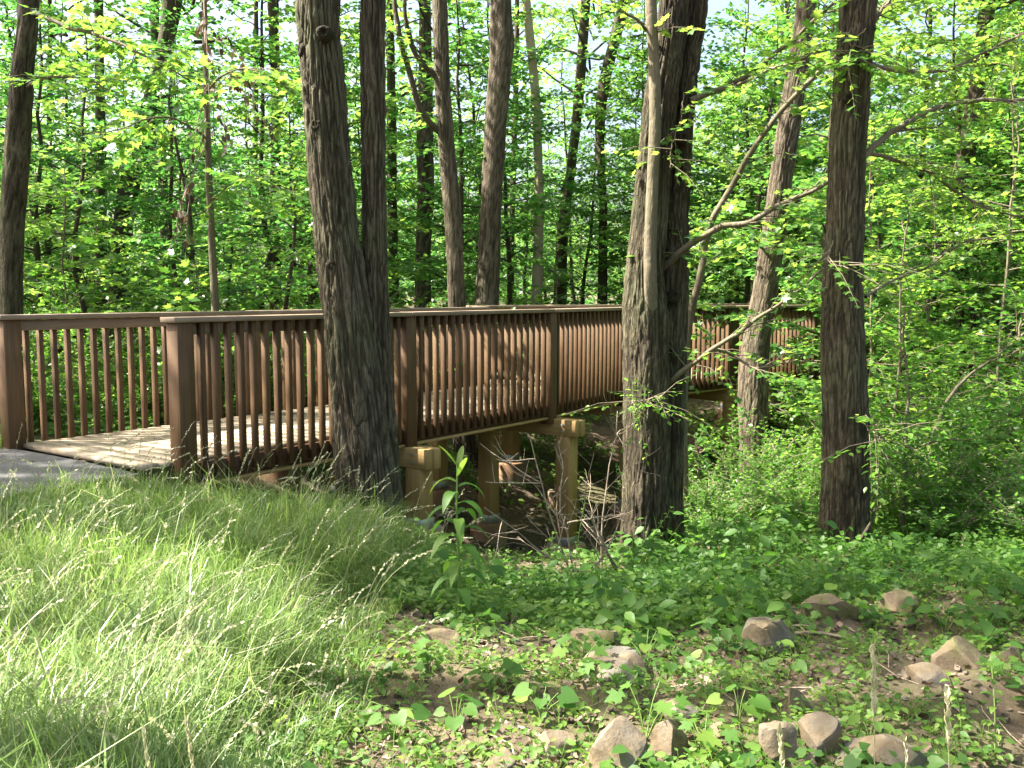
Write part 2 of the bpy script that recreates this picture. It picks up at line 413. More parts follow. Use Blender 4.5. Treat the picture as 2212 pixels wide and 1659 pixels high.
def axis(dense0, dense1, step, lo, hi):
    a = list(np.arange(dense0, dense1, step)); s = step
    while a[-1] < hi: s *= 1.16; a.append(a[-1] + s)
    s = step
    while a[0] > lo: s *= 1.16; a.insert(0, a[0] - s)
    return np.array(a)
gx = axis(-5, 7.5, .07, -130, 130); gy = axis(1.6, 13.5, .07, -60, 190)
GX, GY = np.meshgrid(gx, gy)
GZ = ground(GX, GY)
nx = len(gx); ii = np.arange(len(gy) - 1)[:, None] * nx + np.arange(nx - 1)[None]
gm = np_mesh("ground", np.stack([GX, GY, GZ], -1).reshape(-1, 3), np.stack([ii, ii + 1, ii + nx + 1, ii + nx], -1).reshape(-1, 4), M['soil'], True)
tag(link("ground", gm), kind='structure')
# asphalt path
pu = np.arange(-14, -.28, .2); pv = np.array([-.02, .3, .7, 1.1, 1.5, 1.92])
PU, PV = np.meshgrid(pu, pv, indexing='ij')
PX = -2.43 + PU * PDIR[0] + PV * PPERP[0]; PY = 6.83 + PU * PDIR[1] + PV * PPERP[1]
PZ = np.full(PX.shape, -.035) + .012 * (1 - ((PV - .95) / .95) ** 2) 
PZ = np.maximum(PZ, ground(PX, PY) + .012)
ii = np.arange(len(pu) - 1)[:, None] * len(pv) + np.arange(len(pv) - 1)[None]
pm_ = np_mesh("path", np.stack([PX, PY, PZ], -1).reshape(-1, 3), np.stack([ii, ii + len(pv), ii + len(pv) + 1, ii + 1], -1).reshape(-1, 4), M['asphalt'], True)
tag(link("path", pm_), kind='structure')

# ------------------------------------------------------------------ the footbridge
def seg_pts():
    P = [np.append(hit(*a, -.157)[:2], 0) for a in [(405, 1040), (885, 950.8), (1190, 894), (1348.5, 858.3)]]
    E_ = np.append(hit(1772, 811.4, -.157)[:2], 0); d = (E_ - P[3]) / np.linalg.norm(E_ - P[3])
    P += [P[3] + d * 2.5, P[3] + d * 5.0, P[3] + d * 6.4]
    return P
NP_ = seg_pts()
W = 1.9
def perp(a, b):
    d = (b - a) / np.linalg.norm(b - a); return d, np.array([-d[1], d[0], 0])
d1, n1 = perp(NP_[0], NP_[1]); d2, n2 = perp(NP_[2], NP_[3]); d3, n3 = perp(NP_[3], NP_[4])
F1 = NP_[0] + n1 * W - d1 * .36
FA = np.array([-.433, 12.88, 0]); FB = np.array([-.80, 14.95, 0]); FC = np.array([1.9, 15.75, 0])
FD = NP_[3] + n3 * W + d3 * 2.5; FE = NP_[3] + n3 * W + d3 * 5.0; FF = NP_[3] + n3 * W + d3 * 6.4
FARP = [F1, F1 + d1 * 2.45, F1 + d1 * 4.8, FA, FB, (FB + FC) / 2 + np.array([0, .02, 0]), FC, FE, FF]
bridge = empty("footbridge", (NP_[0][0], NP_[0][1], 0), 0, "brown stained wooden footbridge with slatted railings over the shaded creek bed", "bridge")
BO = np.array([NP_[0][0], NP_[0][1], 0.])
def rotz_of(d): return math.atan2(d[1], d[0])
def part(name, me, pos, rz=0., parent=bridge):
    o = bpy.data.objects.new(name, me); COL.objects.link(o); o.parent = parent
    o.location = tuple(float(c) for c in (np.asarray(pos, float) - BO)); o.rotation_euler = (0, 0, rz); return o
def bb_mesh(name, sx, sy, sz, b, mat):
    V, f3, f4 = bevel_box(sx, sy, sz, b); return np_mesh(name, V, [f3, f4], mat)
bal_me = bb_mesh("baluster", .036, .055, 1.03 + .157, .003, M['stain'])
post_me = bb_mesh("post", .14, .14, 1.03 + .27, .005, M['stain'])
rnd = random.Random(4)
def railing(P, inner_sign, ends):
    """posts, caps, upper rails, rim joists and balusters along a polyline; inner_sign * left normal points to the deck"""
    for i in range(len(P) - 1):
        a, b = P[i], P[i + 1]; d, n = perp(a, b); L = np.linalg.norm(b - a); rz = rotz_of(d); inn = n * inner_sign
        # balusters stand on the outer side of rim and upper rail
        k = int(round((L - .14) / .119)); s0 = .07 + (L - .14 - (k - 1) * .119) / 2 if k > 1 else L / 2
        for j in range(k):
            s = s0 + j * .119
            part("baluster", bal_me, a + d * s + np.array([0, 0, -.157 + rnd.uniform(-.004, .004)]), rz + rnd.uniform(-.03, .03))
        V, f3, f4 = bevel_box(L - .15, .038, .089, .003)
        part("upper_rail", np_mesh("upper_rail", V, [f3, f4], M['stain_x']), a + d * L / 2 + inn * .0475 + np.array([0, 0, .938]), rz)
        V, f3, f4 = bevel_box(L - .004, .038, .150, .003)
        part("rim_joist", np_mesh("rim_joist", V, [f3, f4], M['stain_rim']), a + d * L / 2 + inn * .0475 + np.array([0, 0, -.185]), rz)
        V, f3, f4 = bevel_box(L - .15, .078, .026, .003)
        part("rim_edge_strip", np_mesh("rim_edge_strip", V, [f3, f4], M['treated_x']), a + d * L / 2 + inn * .026 + np.array([0, 0, -.215]), rz)  # separate pale strip standing for the rim joist's lower edge
        e0 = .10 if i == 0 else -.002; e1 = -.002
        V, f3, f4 = bevel_box(L + e0 + e1, .185, .040, .004)
        part("cap_rail", np_mesh("cap_rail", V, [f3, f4], M['stain_x']), a + d * (L + e1 - e0) / 2 + inn * .035 + np.array([0, 0, 1.031 + (.002 if i % 2 else 0)]), rz)
    for i, a in enumerate(P):
        d, n = perp(P[max(i - 1, 0)], P[min(i + 1, len(P) - 1)])
        part("post", post_me, a + n * inner_sign * .03 + np.array([0, 0, -.27]), rotz_of(d))
railing(NP_, 1, None)
railing(FARP, -1, None)
# deck boards: laid across, clipped to the far side
def ray_far(p, n):
    best = 1e9
    for i in range(len(FARP) - 1):
        a = FARP[i][:2]; e = FARP[i + 1][:2] - a
        m = np.array([[n[0], -e[0]], [n[1], -e[1]]])
        if abs(np.linalg.det(m)) < 1e-6: continue
        t, s = np.linalg.solve(m, a - p[:2])
        if -.02 <= s <= 1.02 and t > .5: best = min(best, t) if best < 1e8 else t
    return best
def ray_far_max(p, n):
    r = 0
    for i in range(len(FARP) - 1):
        a = FARP[i][:2]; e = FARP[i + 1][:2] - a
        m = np.array([[n[0], -e[0]], [n[1], -e[1]]])
        if abs(np.linalg.det(m)) < 1e-6: continue
        t, s = np.linalg.solve(m, a - p[:2])
        if -.02 <= s <= 1.02 and .5 < t < 4.6: r = max(r, t)
    return r
BW = .14
def board(poly):
    """a deck board as a thin prism over a quad (counter-clockwise)"""
    q = np.array(poly); c = q.mean(0); v = np.vstack([q - c + [0, 0, -.036], q - c])
    top = v[4:] * np.array([.985, .985, 1])
    me = np_mesh("deck_board", np.vstack([v[:4], top]), BOXF, M['deck'])
    return me, c
cum = 0; k = 0
bends = [(NP_[0], NP_[2], d1, n1, -.32), (NP_[2], NP_[3], d2, n2, 0.), (NP_[3], NP_[6], d3, n3, 0.)]
for bi, (a, b, d, n, s0) in enumerate(bends):
    L = np.linalg.norm(b - a); s = s0
    while s < L - .02:
        if s < .0: st = s0 + (s - s0)
        p0 = a + d * s; p1 = a + d * min(s + BW - .004, L)
        t0 = ray_far_max(p0, n); t1 = ray_far_max(p1, n)
        near0 = .065 if s > -.0 else .065
        if t0 > .5 and t1 > .5 and abs(t0 - t1) < .5:
            zz = np.array([0, 0, -.002 + rnd.uniform(-.0015, .0015)])
            poly = [p0 + n * near0 + zz, p1 + n * near0 + zz, p1 + n * (t1 - .065) + zz, p0 + n * (t0 - .065) + zz]
            me, c = board(poly)
            # local Y along the board for the grain
            R = rotz_of(d); 
            co = np.zeros(len(me.vertices) * 3, np.float32); me.vertices.foreach_get("co", co); co = co.reshape(-1, 3)
            cs, sn = math.cos(-R), math.sin(-R)
            co2 = np.stack([co[:, 0] * cs - co[:, 1] * sn, co[:, 0] * sn + co[:, 1] * cs, co[:, 2]], -1)
            me.vertices.foreach_set("co", co2.ravel().astype(np.float32)); me.update()
            part("deck_board", me, c, R)
        s += BW
# wedge boards filling the small opening where the walkway bends right (the outer side is straight enough on the left)
# piers
pile_me = {}
def pier(base, d, n, offs, tops=-.41, stick=.22):
    rz = rotz_of(d)
    Lb = offs[-1] - offs[0] + .36
    mid = base + n * ((offs[0] + offs[-1]) / 2)
    for s_, zoff in ((-.05, 0), (.05, -.003)):
        V, f3, f4 = bevel_box(Lb + (0.0 if s_ < 0 else .03), .092, .195, .005)
        cb = part("cap_beam", np_mesh("cap_beam", V, [f3, f4], M['treated_x']), mid + d * s_ + np.array([0, 0, -.41 + zoff]), rotz_of(n))
        if s_ < 0:
            for o_ in offs:
                bm = MB(); Vv, Ff = tube([[0, 0, 0], [0, .012, 0]], [.016, .016], 8); bm.add(Vv, Ff)
                Vv, Ff = tube([[0, .012, 0], [0, .013, 0]], [.016, .001], 8); bm.add(Vv, Ff)
                for zq in (.06, .135):
                    bo = link("bolt", bm.mesh("bolt", M['galv']), cb); bo.location = (-(o_ - (offs[0] + offs[-1]) / 2) * -1, .046, zq)
    for o_ in offs:
        p = base + n * o_; g = gz(p[0], p[1])
        ft = g + .22 + .05 * rnd.random(); 
        h = -.412 - ft
        pl = part("pile", bb_mesh("pile", .19, .19, h, .006, M['treated']), np.array([p[0], p[1], ft]), rz + rnd.uniform(-.02, .02))
        br = link("bracket", bb_mesh("bracket", .206, .206, .10, .004, M['galv']), pl); br.location = (0, 0, .001)
        bm = MB(); R = .235
        zz = [ft - .75, ft - .02, ft - .004, ft]; rr = [R, R, R - .008, R - .02]
        V, F = tube([[0, 0, z - ft] for z in zz], rr, 28); bm.add(V, F)
        V = np.array([[0, 0, 0]] + [[(R - .02) * math.cos(t), (R - .02) * math.sin(t), 0] for t in np.arange(28) * 2 * math.pi / 28]); 
        bm.add(V, [[0, 1 + i, 1 + (i + 1) % 28] for i in range(28)])
        part("footing", bm.mesh("footing", M['concrete']), np.array([p[0], p[1], ft]))
pier(NP_[1] + d1 * .02, d1, n1, [-.10, .95, 1.95])
pier(NP_[2] + d1 * .10, d1, n1, [-.16, 1.0, 1.84])
pier(NP_[3] + d2 * .05, d2, n2, [-.05, .95, 1.85])
pier(NP_[4], d3, n3, [0., 1.8]); pier(NP_[5], d3, n3, [0., 1.8]); pier(NP_[6], d3, n3, [0., 1.8])
pier((FB + FC) / 2 - np.array([.9, .25, 0]), d3, n3, [-.4, .0])
# joists below the deck
jn = 0
for (a, b, d, n, s0) in bends:
    L = np.linalg.norm(b - a)
    for o_ in (.55, 1.0, 1.45):
        V, f3, f4 = bevel_box(L - .05 - (0 if jn % 2 else .01), .04, .155, .003)
        part("joist", np_mesh("joist", V, [f3, f4], M['treated_x']), a + d * L / 2 + n * o_ + np.array([0, 0, -.205 - .0]), rotz_of(d)); jn += 1

# dead leaves and grit blown onto the deck and the path
r_ = np.random.default_rng(71); n = 420
k = r_.random(n); u = np.where(k < .45, r_.uniform(-4, -.3, n), r_.uniform(-.25, 7.0, n)); v = np.where(r_.random(n) < .5, r_.uniform(.1, 1.75, n), np.where(r_.random(n) < .5, r_.uniform(.09, .22, n), r_.uniform(1.6, 1.8, n)))
px = -2.43 + u * PDIR[0] + v * PPERP[0]; py = 6.83 + u * PDIR[1] + v * PPERP[1]
DECK_LEAVES = np.stack([px, py, np.where(u < -.28, -.012, .004)], -1)
# ------------------------------------------------------------------ leaves
T_RHOMB = (np.array([[0, 0, 0], [-.36, .44, .06], [0, 1, -.07], [.36, .44, .06]]), np.array([[0, 2, 1], [0, 3, 2]]))
T_OVAL = (np.array([[0, 0, 0], [-.24, .22, .05], [-.31, .5, .06], [-.17, .8, .02], [0, 1.05, -.08], [.17, .8, .02], [.31, .5, .06], [.24, .22, .05], [0, .5, 0]]),
          np.array([[8, i, (i + 1) % 8] for i in range(8)])[:, ::-1])
T_HEART = (np.array([[0, .12, 0], [-.28, -.02, .05], [-.46, .22, .06], [-.40, .55, .04], [-.18, .82, 0], [0, 1., -.06], [.18, .82, 0], [.40, .55, .04], [.46, .22, .06], [.28, -.02, .05], [0, .42, -.01]]),
           np.array([[10, i, (i + 1) % 10] for i in range(10)])[:, ::-1])
_mp = [(0, 0), (-.30, .05), (-.18, .22), (-.52, .36), (-.40, .48), (-.50, .70), (-.22, .60), (-.16, .78), (0, 1.05), (.16, .78), (.22, .60), (.50, .70), (.40, .48), (.52, .36), (.18, .22), (.30, .05)]
T_MAPLE = (np.array([[x, y, .10 * abs(x) - .07 * y * y] for x, y in _mp] + [[0, .42, 0]]),
           np.array([[16, i, (i + 1) % 16] for i in range(16)])[:, ::-1])
_lp = [(0, 0), (-.07, .15), (-.11, .4), (-.085, .7), (0, 1.0), (.085, .7), (.11, .4), (.07, .15)]
def norm(a): return a / (np.linalg.norm(a, axis=-1, keepdims=True) + 1e-9)
def leaf_geo(pos, dr, nr, size, tmpl, var):
    TV, TF = tmpl
    dr = norm(dr); rt = norm(np.cross(dr, nr)); up = np.cross(rt, dr)
    V = pos[:, None] + size[:, None, None] * (TV[None, :, 0:1] * rt[:, None] + TV[None, :, 1:2] * dr[:, None] + TV[None, :, 2:3] * up[:, None])
    n = len(pos); F = (np.arange(n)[:, None, None] * len(TV) + TF[None]).reshape(-1, 3)
    return V.reshape(-1, 3), F, np.repeat(var, len(TV))
class Leaves:
    def __init__(s): s.p = []; s.d = []; s.n = []; s.s = []
    def add(s, p, d, n, sz): s.p.append(p); s.d.append(d); s.n.append(n); s.s.append(sz)
    def build(s, tmpl, rng, lo=0., hi=1.):
        p = np.concatenate(s.p); d = np.concatenate(s.d); n = np.concatenate(s.n); z = np.concatenate(s.s)
        return leaf_geo(p, d, n, z, tmpl, lo + (hi - lo) * rng.beta(2.2, 2.2, len(p)))
def twig_leaves(LV, rng, p0, p1, spacing, size, flat=.35, droop=.25):
    """leaves in alternating rows along a twig from p0 to p1"""
    L = np.linalg.norm(p1 - p0); k = max(3, int(L / spacing)); t = (np.arange(k) + rng.random(k) * .6 + .4) / (k + .4)
    d = (p1 - p0) / (L + 1e-9); side = np.cross(d, [0, 0, 1.]); side /= np.linalg.norm(side) + 1e-9
    sg = np.where(np.arange(k) % 2 == 0, 1, -1)[:, None]
    pos = p0 + (p1 - p0) * t[:, None] + rng.normal(0, .012, (k, 3))
    ld = d * .55 + sg * side * (.8 + .3 * rng.random((k, 1))) + rng.normal(0, .22, (k, 3)); ld[:, 2] -= droop
    ld[-1] = d + rng.normal(0, .2, 3)
    nr = np.array([0, 0, 1.]) + rng.normal(0, flat, (k, 3))
    LV.add(pos, ld, nr, size * (.7 + .5 * rng.random(k)))
def grow(rng, axis_pts, axis_rad, h0, h1, R, nb, leaf, spacing=.06, twig_sp=.13, prof=None, elev=(.05, .55), dens=1.0, flat=.4, limbs=True):
    """limbs and leaf sprays round a stem; returns (limb MB, Leaves)"""
    mb = MB(); LV = Leaves(); A = np.asarray(axis_pts)
    zs = A[:, 2]
    for i in range(nb):
        f = (i + rng.random()) / nb; h = h0 + (h1 - h0) * f
        p = np.array([np.interp(h, zs, A[:, k]) for k in range(3)])
        az = i * 2.39996 + rng.normal(0, .35); el = rng.uniform(*elev) + .25 * f
        L = R * (prof(f) if prof else (1.05 - .75 * f) * (.55 + .45 * min(1, f * 4))) * rng.uniform(.65, 1.15)
        d = np.array([math.cos(az) * math.cos(el), math.sin(az) * math.cos(el), math.sin(el)])
        n = 7; t = np.linspace(0, 1, n)[:, None]
        wob = np.cumsum(rng.normal(0, .035 * L, (n, 3)), 0); wob -= wob[0]
        pts = p + d * L * t + wob + np.array([0, 0, -1.]) * (.16 * L) * t ** 2
        r0 = .35 * np.interp(h, zs, axis_rad) * .9 + .004
        if limbs:
            V, F = tube(pts, np.linspace(min(r0, .02 + .012 * L), .003, n), 4); mb.add(V, F)
        ks = np.arange(.22 * L, L, twig_sp / dens)
        for s in ks:
            q = s / L * (n - 1); j = min(int(q), n - 2); b = pts[j] + (pts[j + 1] - pts[j]) * (q - j)
            dd = pts[j + 1] - pts[j]; dd /= np.linalg.norm(dd); sd = np.cross(dd, [0, 0, 1.]); sd /= np.linalg.norm(sd) + 1e-9
            for sg in (1, -1):
                if rng.random() < .12: continue
                tl = (.22 + .35 * (1 - s / L)) * min(L, 2.2) * rng.uniform(.5, 1.2)
                e = dd * .7 + sg * sd * rng.uniform(.5, 1.1) + np.array([0, 0, rng.normal(0, .22)]); e /= np.linalg.norm(e)
                twig_leaves(LV, rng, b, b + e * tl, spacing, leaf, flat)
        twig_leaves(LV, rng, pts[-2], pts[-1] + (pts[-1] - pts[-2]) * .5, spacing, leaf, flat)
    return mb, LV
rng = np.random.default_rng(11)

# ------------------------------------------------------------------ tree stock (shared by many trees)
def wob_axis(rng, H, n=12, lean=(0, 0), wob=.05):
    t = np.linspace(0, 1, n); w = np.cumsum(rng.normal(0, wob, (n, 2)), 0); w -= w[0]
    return np.stack([lean[0] * t * H + w[:, 0], lean[1] * t * H + w[:, 1], t * H - .15 * (t == 0)], -1)
YOUNG = []
for k in range(6):
    r_ = np.random.default_rng(100 + k); H = [6.5, 7.5, 8.5, 7.0, 9.5, 6.0][k]
    ax = wob_axis(r_, H, 12, (r_.normal(0, .04), r_.normal(0, .04)), .06); rad = np.linspace(.035 + .004 * H, .008, 12)
    mb, LV = grow(r_, ax, rad, [1.2, .8, 2.0, .5, 2.5, .6][k], H * .985, [1.9, 2.1, 2.4, 2.0, 2.5, 1.8][k], [40, 44, 46, 42, 50, 38][k], .125, .060, .145, dens=1.0)
    V, F = tube(ax, rad, 7); mb.add(V, F)
    tm = mb.mesh("young_trunk", M['bark_dark'], True)
    V, F, a = LV.build(T_RHOMB, r_)
    YOUNG.append((tm, np_mesh("young_crown", V, F, M['leaf_far'], False, a), len(F)))
CROWN = []
for k in range(4):                       # thin, airy crowns that let sun flecks through
    r_ = np.random.default_rng(200 + k); H = 8.0
    ax = wob_axis(r_, H, 10, (0, 0), .12); rad = np.linspace(.11, .02, 10)
    mb, LV = grow(r_, ax, rad, .2, H * .98, [3.4, 3.0, 3.8, 3.2][k], [24, 22, 26, 24][k], .17, .10, .36, prof=lambda f: .55 + .5 * math.sin(math.pi * min(1, f * .9 + .1)), elev=(.15, .8))
    V, F, a = LV.build(T_RHOMB, r_)
    CROWN.append((mb.mesh("crown_limbs", M['bark_dark'], True), np_mesh("crown", V, F, M['leaf_far'], False, a), len(F)))
SHRUB = []
for k in range(5):
    r_ = np.random.default_rng(300 + k); mb = MB(); LV = Leaves(); Hs = [1.3, 1.7, 1.0, 1.5, 1.2][k]
    for s in range([9, 11, 8, 10, 12][k]):
        az = s * 2.4 + r_.normal(0, .3); el = r_.uniform(.7, 1.4); L = Hs * r_.uniform(.7, 1.15)
        d = np.array([math.cos(az) * math.cos(el), math.sin(az) * math.cos(el), math.sin(el)]); n = 7; t = np.linspace(0, 1, n)[:, None]
        o_ = np.array([math.cos(az), math.sin(az), 0])
        pts = d * L * t + o_ * .35 * L * t ** 2 - np.array([0, 0, .12 * L]) * t ** 2 + np.cumsum(r_.normal(0, .02, (n, 3)), 0); pts[0] = (0, 0, -.05)
        V, F = tube(pts, np.linspace(.012, .003, n), 4); mb.add(V, F)
        for q in np.arange(.5, n - 1, .17):
            j = min(int(q), n - 2); b = pts[j] + (pts[j + 1] - pts[j]) * (q - j); e = r_.normal(0, 1, 3); e[2] = abs(e[2]) * .4 - .05; e += d * .5; e /= np.linalg.norm(e)
            tl = r_.uniform(.18, .45); twig_leaves(LV, r_, b, b + e * tl, .03, [.06, .07, .05, .065, .045][k], .45)
            V, F = tube([b, b + e * tl], [.003, .0015], 3); mb.add(V, F)
    V, F, a = LV.build(T_RHOMB, r_)
    SHRUB.append((mb.mesh("shrub_stems", M['twig'], True), np_mesh("shrub_foliage", V, F, M['leaf'], False, a), len(F)))
def put_crown(parent, idx, off, rz, s, sz=None):
    lm, cm, _ = CROWN[idx % len(CROWN)]
    o = link("limbs", lm, parent, off); o.rotation_euler = (0, 0, rz); o.scale = (s, s, sz or s)
    o = link("crown", cm, parent, off); o.rotation_euler = (0, 0, rz); o.scale = (s, s, sz or s)
def young(x, y, k, rz, s, label, group, name="young_tree", sz=None):
    e = empty(name, (x, y, gz(x, y) - .03), rz, label, "tree", group); e.scale = (s, s, sz or s)
    link("trunk", YOUNG[k % 6][0], e); link("crown", YOUNG[k % 6][1], e); return e
def shrub(x, y, k, rz, s, label, group=None):
    e = empty("shrub", (x, y, gz(x, y) - .02), rz, label, "shrub", group); e.scale = (s, s, s)
    link("stems", SHRUB[k % 5][0], e); link("foliage", SHRUB[k % 5][1], e); return e

# ------------------------------------------------------------------ bark trunks with real relief
BARKVAR = [None]
def bark_trunk(rows, nth, nz, seed, plate=(.034, .20), amp=.012, flare=0., z_fine=6.0):
    """rows: (x, y, z, r) along the stem; returns verts, faces, with furrowed relief"""
    S = spline(rows, 400); z = S[:, 2]
    fine = np.linspace(z[0], min(z_fine, z[-1]), nz); zz = np.concatenate([fine, np.linspace(z_fine, z[-1], 40)[1:]]) if z[-1] > z_fine else fine
    X, Y, R = (np.interp(zz, z, S[:, k]) for k in (0, 1, 3))
    th = np.arange(nth) * 2 * math.pi / nth
    TH, ZZ = np.meshgrid(th, zz)
    R0 = R[:, None] * (1 + flare * np.exp(-(ZZ - zz[0]) / .22) * (1 + .5 * np.sin(TH * 5 + seed)))
    Rm = R.mean(); nu = max(8, int(2 * math.pi * Rm / plate[0]))
    wv = .9 * vnoise(np.stack([np.cos(TH) * 2, np.sin(TH) * 2, ZZ * 3.0], -1), seed)
    wz = .8 * vnoise(np.stack([np.cos(TH) * 3, np.sin(TH) * 3, ZZ * 2.0 + 9], -1), seed + 1)
    u = np.mod(TH / (2 * math.pi) * nu + wv * 1.3, nu); v = ZZ / plate[1] + wz
    f1, f2 = voronoi_wrap(u, v, nu, seed)
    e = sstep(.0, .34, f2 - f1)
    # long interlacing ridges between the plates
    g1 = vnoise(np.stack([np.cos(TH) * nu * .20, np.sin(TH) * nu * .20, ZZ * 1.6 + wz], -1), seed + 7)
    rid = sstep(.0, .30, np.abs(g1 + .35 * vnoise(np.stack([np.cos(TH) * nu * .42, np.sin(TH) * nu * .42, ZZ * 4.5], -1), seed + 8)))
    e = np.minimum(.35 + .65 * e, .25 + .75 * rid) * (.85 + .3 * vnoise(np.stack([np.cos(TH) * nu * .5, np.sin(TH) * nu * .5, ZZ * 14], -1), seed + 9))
    fine_n = vnoise(np.stack([np.cos(TH) * R0 * 60, np.sin(TH) * R0 * 60, ZZ * 18], -1), seed + 2)
    low = fbm(np.stack([np.cos(TH) * 1.3, np.sin(TH) * 1.3, ZZ * 1.1], -1), seed + 3, 2)
    RR = R0 * (1 + .06 * low) + 1.9 * amp * (e - .6) * (.75 + .5 * vnoise(np.stack([np.cos(TH) * 2, np.sin(TH) * 2, ZZ * 1.5], -1), seed + 5)) + amp * .22 * fine_n
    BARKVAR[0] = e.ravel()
    V = np.stack([X[:, None] + RR * np.cos(TH), Y[:, None] + RR * np.sin(TH), ZZ], -1)
    m = len(zz); i = np.arange(m - 1)[:, None] * nth; j = np.arange(nth)[None]; j2 = (j + 1) % nth
    F = np.stack([i + j, i + j2, i + nth + j2, i + nth + j], -1).reshape(-1, 4)
    return V.reshape(-1, 3), F
def rows_px(lst, Y, lean=0.0):
    """(y, x_left, x_right) measured in the picture, at depth Y (plus lean per metre of height)"""
    out = []
    for (y, a, b) in lst:
        p = at((a + b) / 2, y, Y); dep = Y * CP - (p[2] - EYE) * SP
        p = at((a + b) / 2, y, Y + lean * (p[2] + .8))
        out.append([p[0], p[1], p[2], (b - a) / 2 / 2000 * dep])
    out = sorted(out, key=lambda r: r[2]); 
    return np.array(out)
def extend(rows, ztop, rtop, zbot=None):
    a = rows[-1]; b = rows[-3]; s = (a[:2] - b[:2]) / (a[2] - b[2]) * .5
    top = [[*(a[:2] + s * (z - a[2])), z, a[3] + (rtop - a[3]) * (z - a[2]) / (ztop - a[2])] for z in np.linspace(a[2], ztop, 5)[1:]]
    if zbot is not None and zbot < rows[0][2] - .05: rows = np.vstack([[rows[0][0], rows[0][1], zbot, rows[0][3] * 1.06], rows])
    return np.vstack([rows, top])
def knob(c, d, r, seed):
    """a rounded burl with a rim and a hollow, pointing along d"""
    n = 20; m = 12; d = np.asarray(d, float); d /= np.linalg.norm(d); a = np.cross(d, [0, 0, 1.]); a /= np.linalg.norm(a); b = np.cross(d, a)
    prof = [(1.25, -.5), (1.2, -.1), (1.08, .2), (.95, .45), (.8, .62), (.62, .70), (.48, .66), (.40, .5), (.32, .3), (.0, .25)]
    V = []; 
    for i, (rr, h) in enumerate(prof):
        for k in range(n):
            t = k * 2 * math.pi / n
            w = 1 + .16 * float(vnoise(np.array([math.cos(t) * 2, math.sin(t) * 2, h * 2 + seed]), seed)) + .07 * float(vnoise(np.array([math.cos(t) * 7, math.sin(t) * 7, h * 6]), seed))
            V.append(np.asarray(c) + (a * math.cos(t) + b * math.sin(t)) * rr * r * w + d * h * r * w)
    F = [[i * n + k, i * n + (k + 1) % n, (i + 1) * n + (k + 1) % n, (i + 1) * n + k] for i in range(len(prof) - 1) for k in range(n)]
    return np.array(V), np.array(F)

# --- double-stemmed tree left of centre, in front of the bridge
Y1 = 7.2
A1 = rows_px([(1110, 728, 862), (1000, 722, 850), (900, 716, 836), (800, 706, 822), (700, 699, 806), (640, 692, 795), (500, 679, 775), (340, 664, 757), (200, 653, 745), (0, 640, 728)], Y1)
A1 = extend(A1, 13, .12, gz(-1.15, 7.2) - .25)
B1 = rows_px([(1080, 775, 866), (950, 778, 858), (800, 782, 848), (700, 785, 842), (600, 786, 837), (450, 784, 834), (300, 781, 832), (150, 779, 831), (0, 778, 830)], Y1 + .10)
B1 = extend(B1, 12, .09)
b1 = np.array([A1[0][0], A1[0][1], gz(A1[0][0], A1[0][1])])
t1 = empty("twin_stem_tree", b1, 0, "furrowed twin-stemmed tree with knotted left stem in front of the bridge, beside long grass", "tree")
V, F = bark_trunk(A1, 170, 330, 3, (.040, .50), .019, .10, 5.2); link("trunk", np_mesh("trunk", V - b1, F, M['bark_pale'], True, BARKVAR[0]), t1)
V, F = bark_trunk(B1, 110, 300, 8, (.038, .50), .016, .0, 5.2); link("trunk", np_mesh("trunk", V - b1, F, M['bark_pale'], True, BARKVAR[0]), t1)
def add_knob(parent, base, x, y, Y, d, r, seed, mat):
    c = at(x, y, Y); V, F = knob(c - base, d, r, seed); return link("knot", np_mesh("knot", V, F, mat, True), parent)
add_knob(t1, b1, 685, 270, Y1 - .14, (-.35, -1, .1), .045, 2, M['bark_pale'])
add_knob(t1, b1, 700, 72, Y1 - .15, (.1, -1, .15), .055, 3, M['bark_pale'])
add_knob(t1, b1, 655, 108, Y1 - .08, (-.9, -.6, 0), .05, 4, M['bark_pale'])
add_knob(t1, b1, 716, 572, Y1 - .165, (.05, -1, -.2), .035, 5, M['bark_pale'])
put_crown(t1, 0, np.array([A1[-3][0], A1[-3][1], 9.0]) - b1, .4, .75)

# --- clump of stems right of centre
Y2 = 8.0
C0 = rows_px([(1215, 1338, 1440), (1100, 1345, 1444), (980, 1348, 1446), (860, 1349, 1446), (760, 1348, 1445), (680, 1347, 1444), (600, 1352, 1432), (500, 1362, 1438), (350, 1377, 1448), (200, 1393, 1464), (0, 1424, 1486)], Y2)
C0 = extend(C0, 13, .10, gz(1.2, 8) - .25)
C1 = rows_px([(1190, 1405, 1478), (1000, 1412, 1476), (860, 1418, 1478), (760, 1420, 1482), (680, 1422, 1484), (600, 1424, 1486), (500, 1434, 1486), (380, 1445, 1492), (250, 1456, 1500), (120, 1470, 1512), (0, 1486, 1528)], Y2 + .12)
C1 = extend(C1, 12, .08)
C2 = rows_px([(760, 1396, 1426), (680, 1394, 1424), (600, 1390, 1420), (540, 1390, 1418), (400, 1396, 1422), (250, 1402, 1428), (120, 1400, 1424), (0, 1394, 1418)], Y2 - .20, .0)
C2[0][1] += .16; C2[1][1] += .08
C2 = extend(C2, 9, .03)
b2 = np.array([C0[0][0], C0[0][1], gz(C0[0][0], C0[0][1])])
t2 = empty("stem_clump_tree", b2, 0, "dark-barked clump of stems right of centre with a pale thin stem in its fork", "tree")
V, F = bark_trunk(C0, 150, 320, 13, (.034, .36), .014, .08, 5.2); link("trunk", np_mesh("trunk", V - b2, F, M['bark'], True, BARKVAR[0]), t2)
V, F = bark_trunk(C1, 110, 320, 18, (.034, .36), .014, .05, 5.2); link("trunk", np_mesh("trunk", V - b2, F, M['bark'], True, BARKVAR[0]), t2)
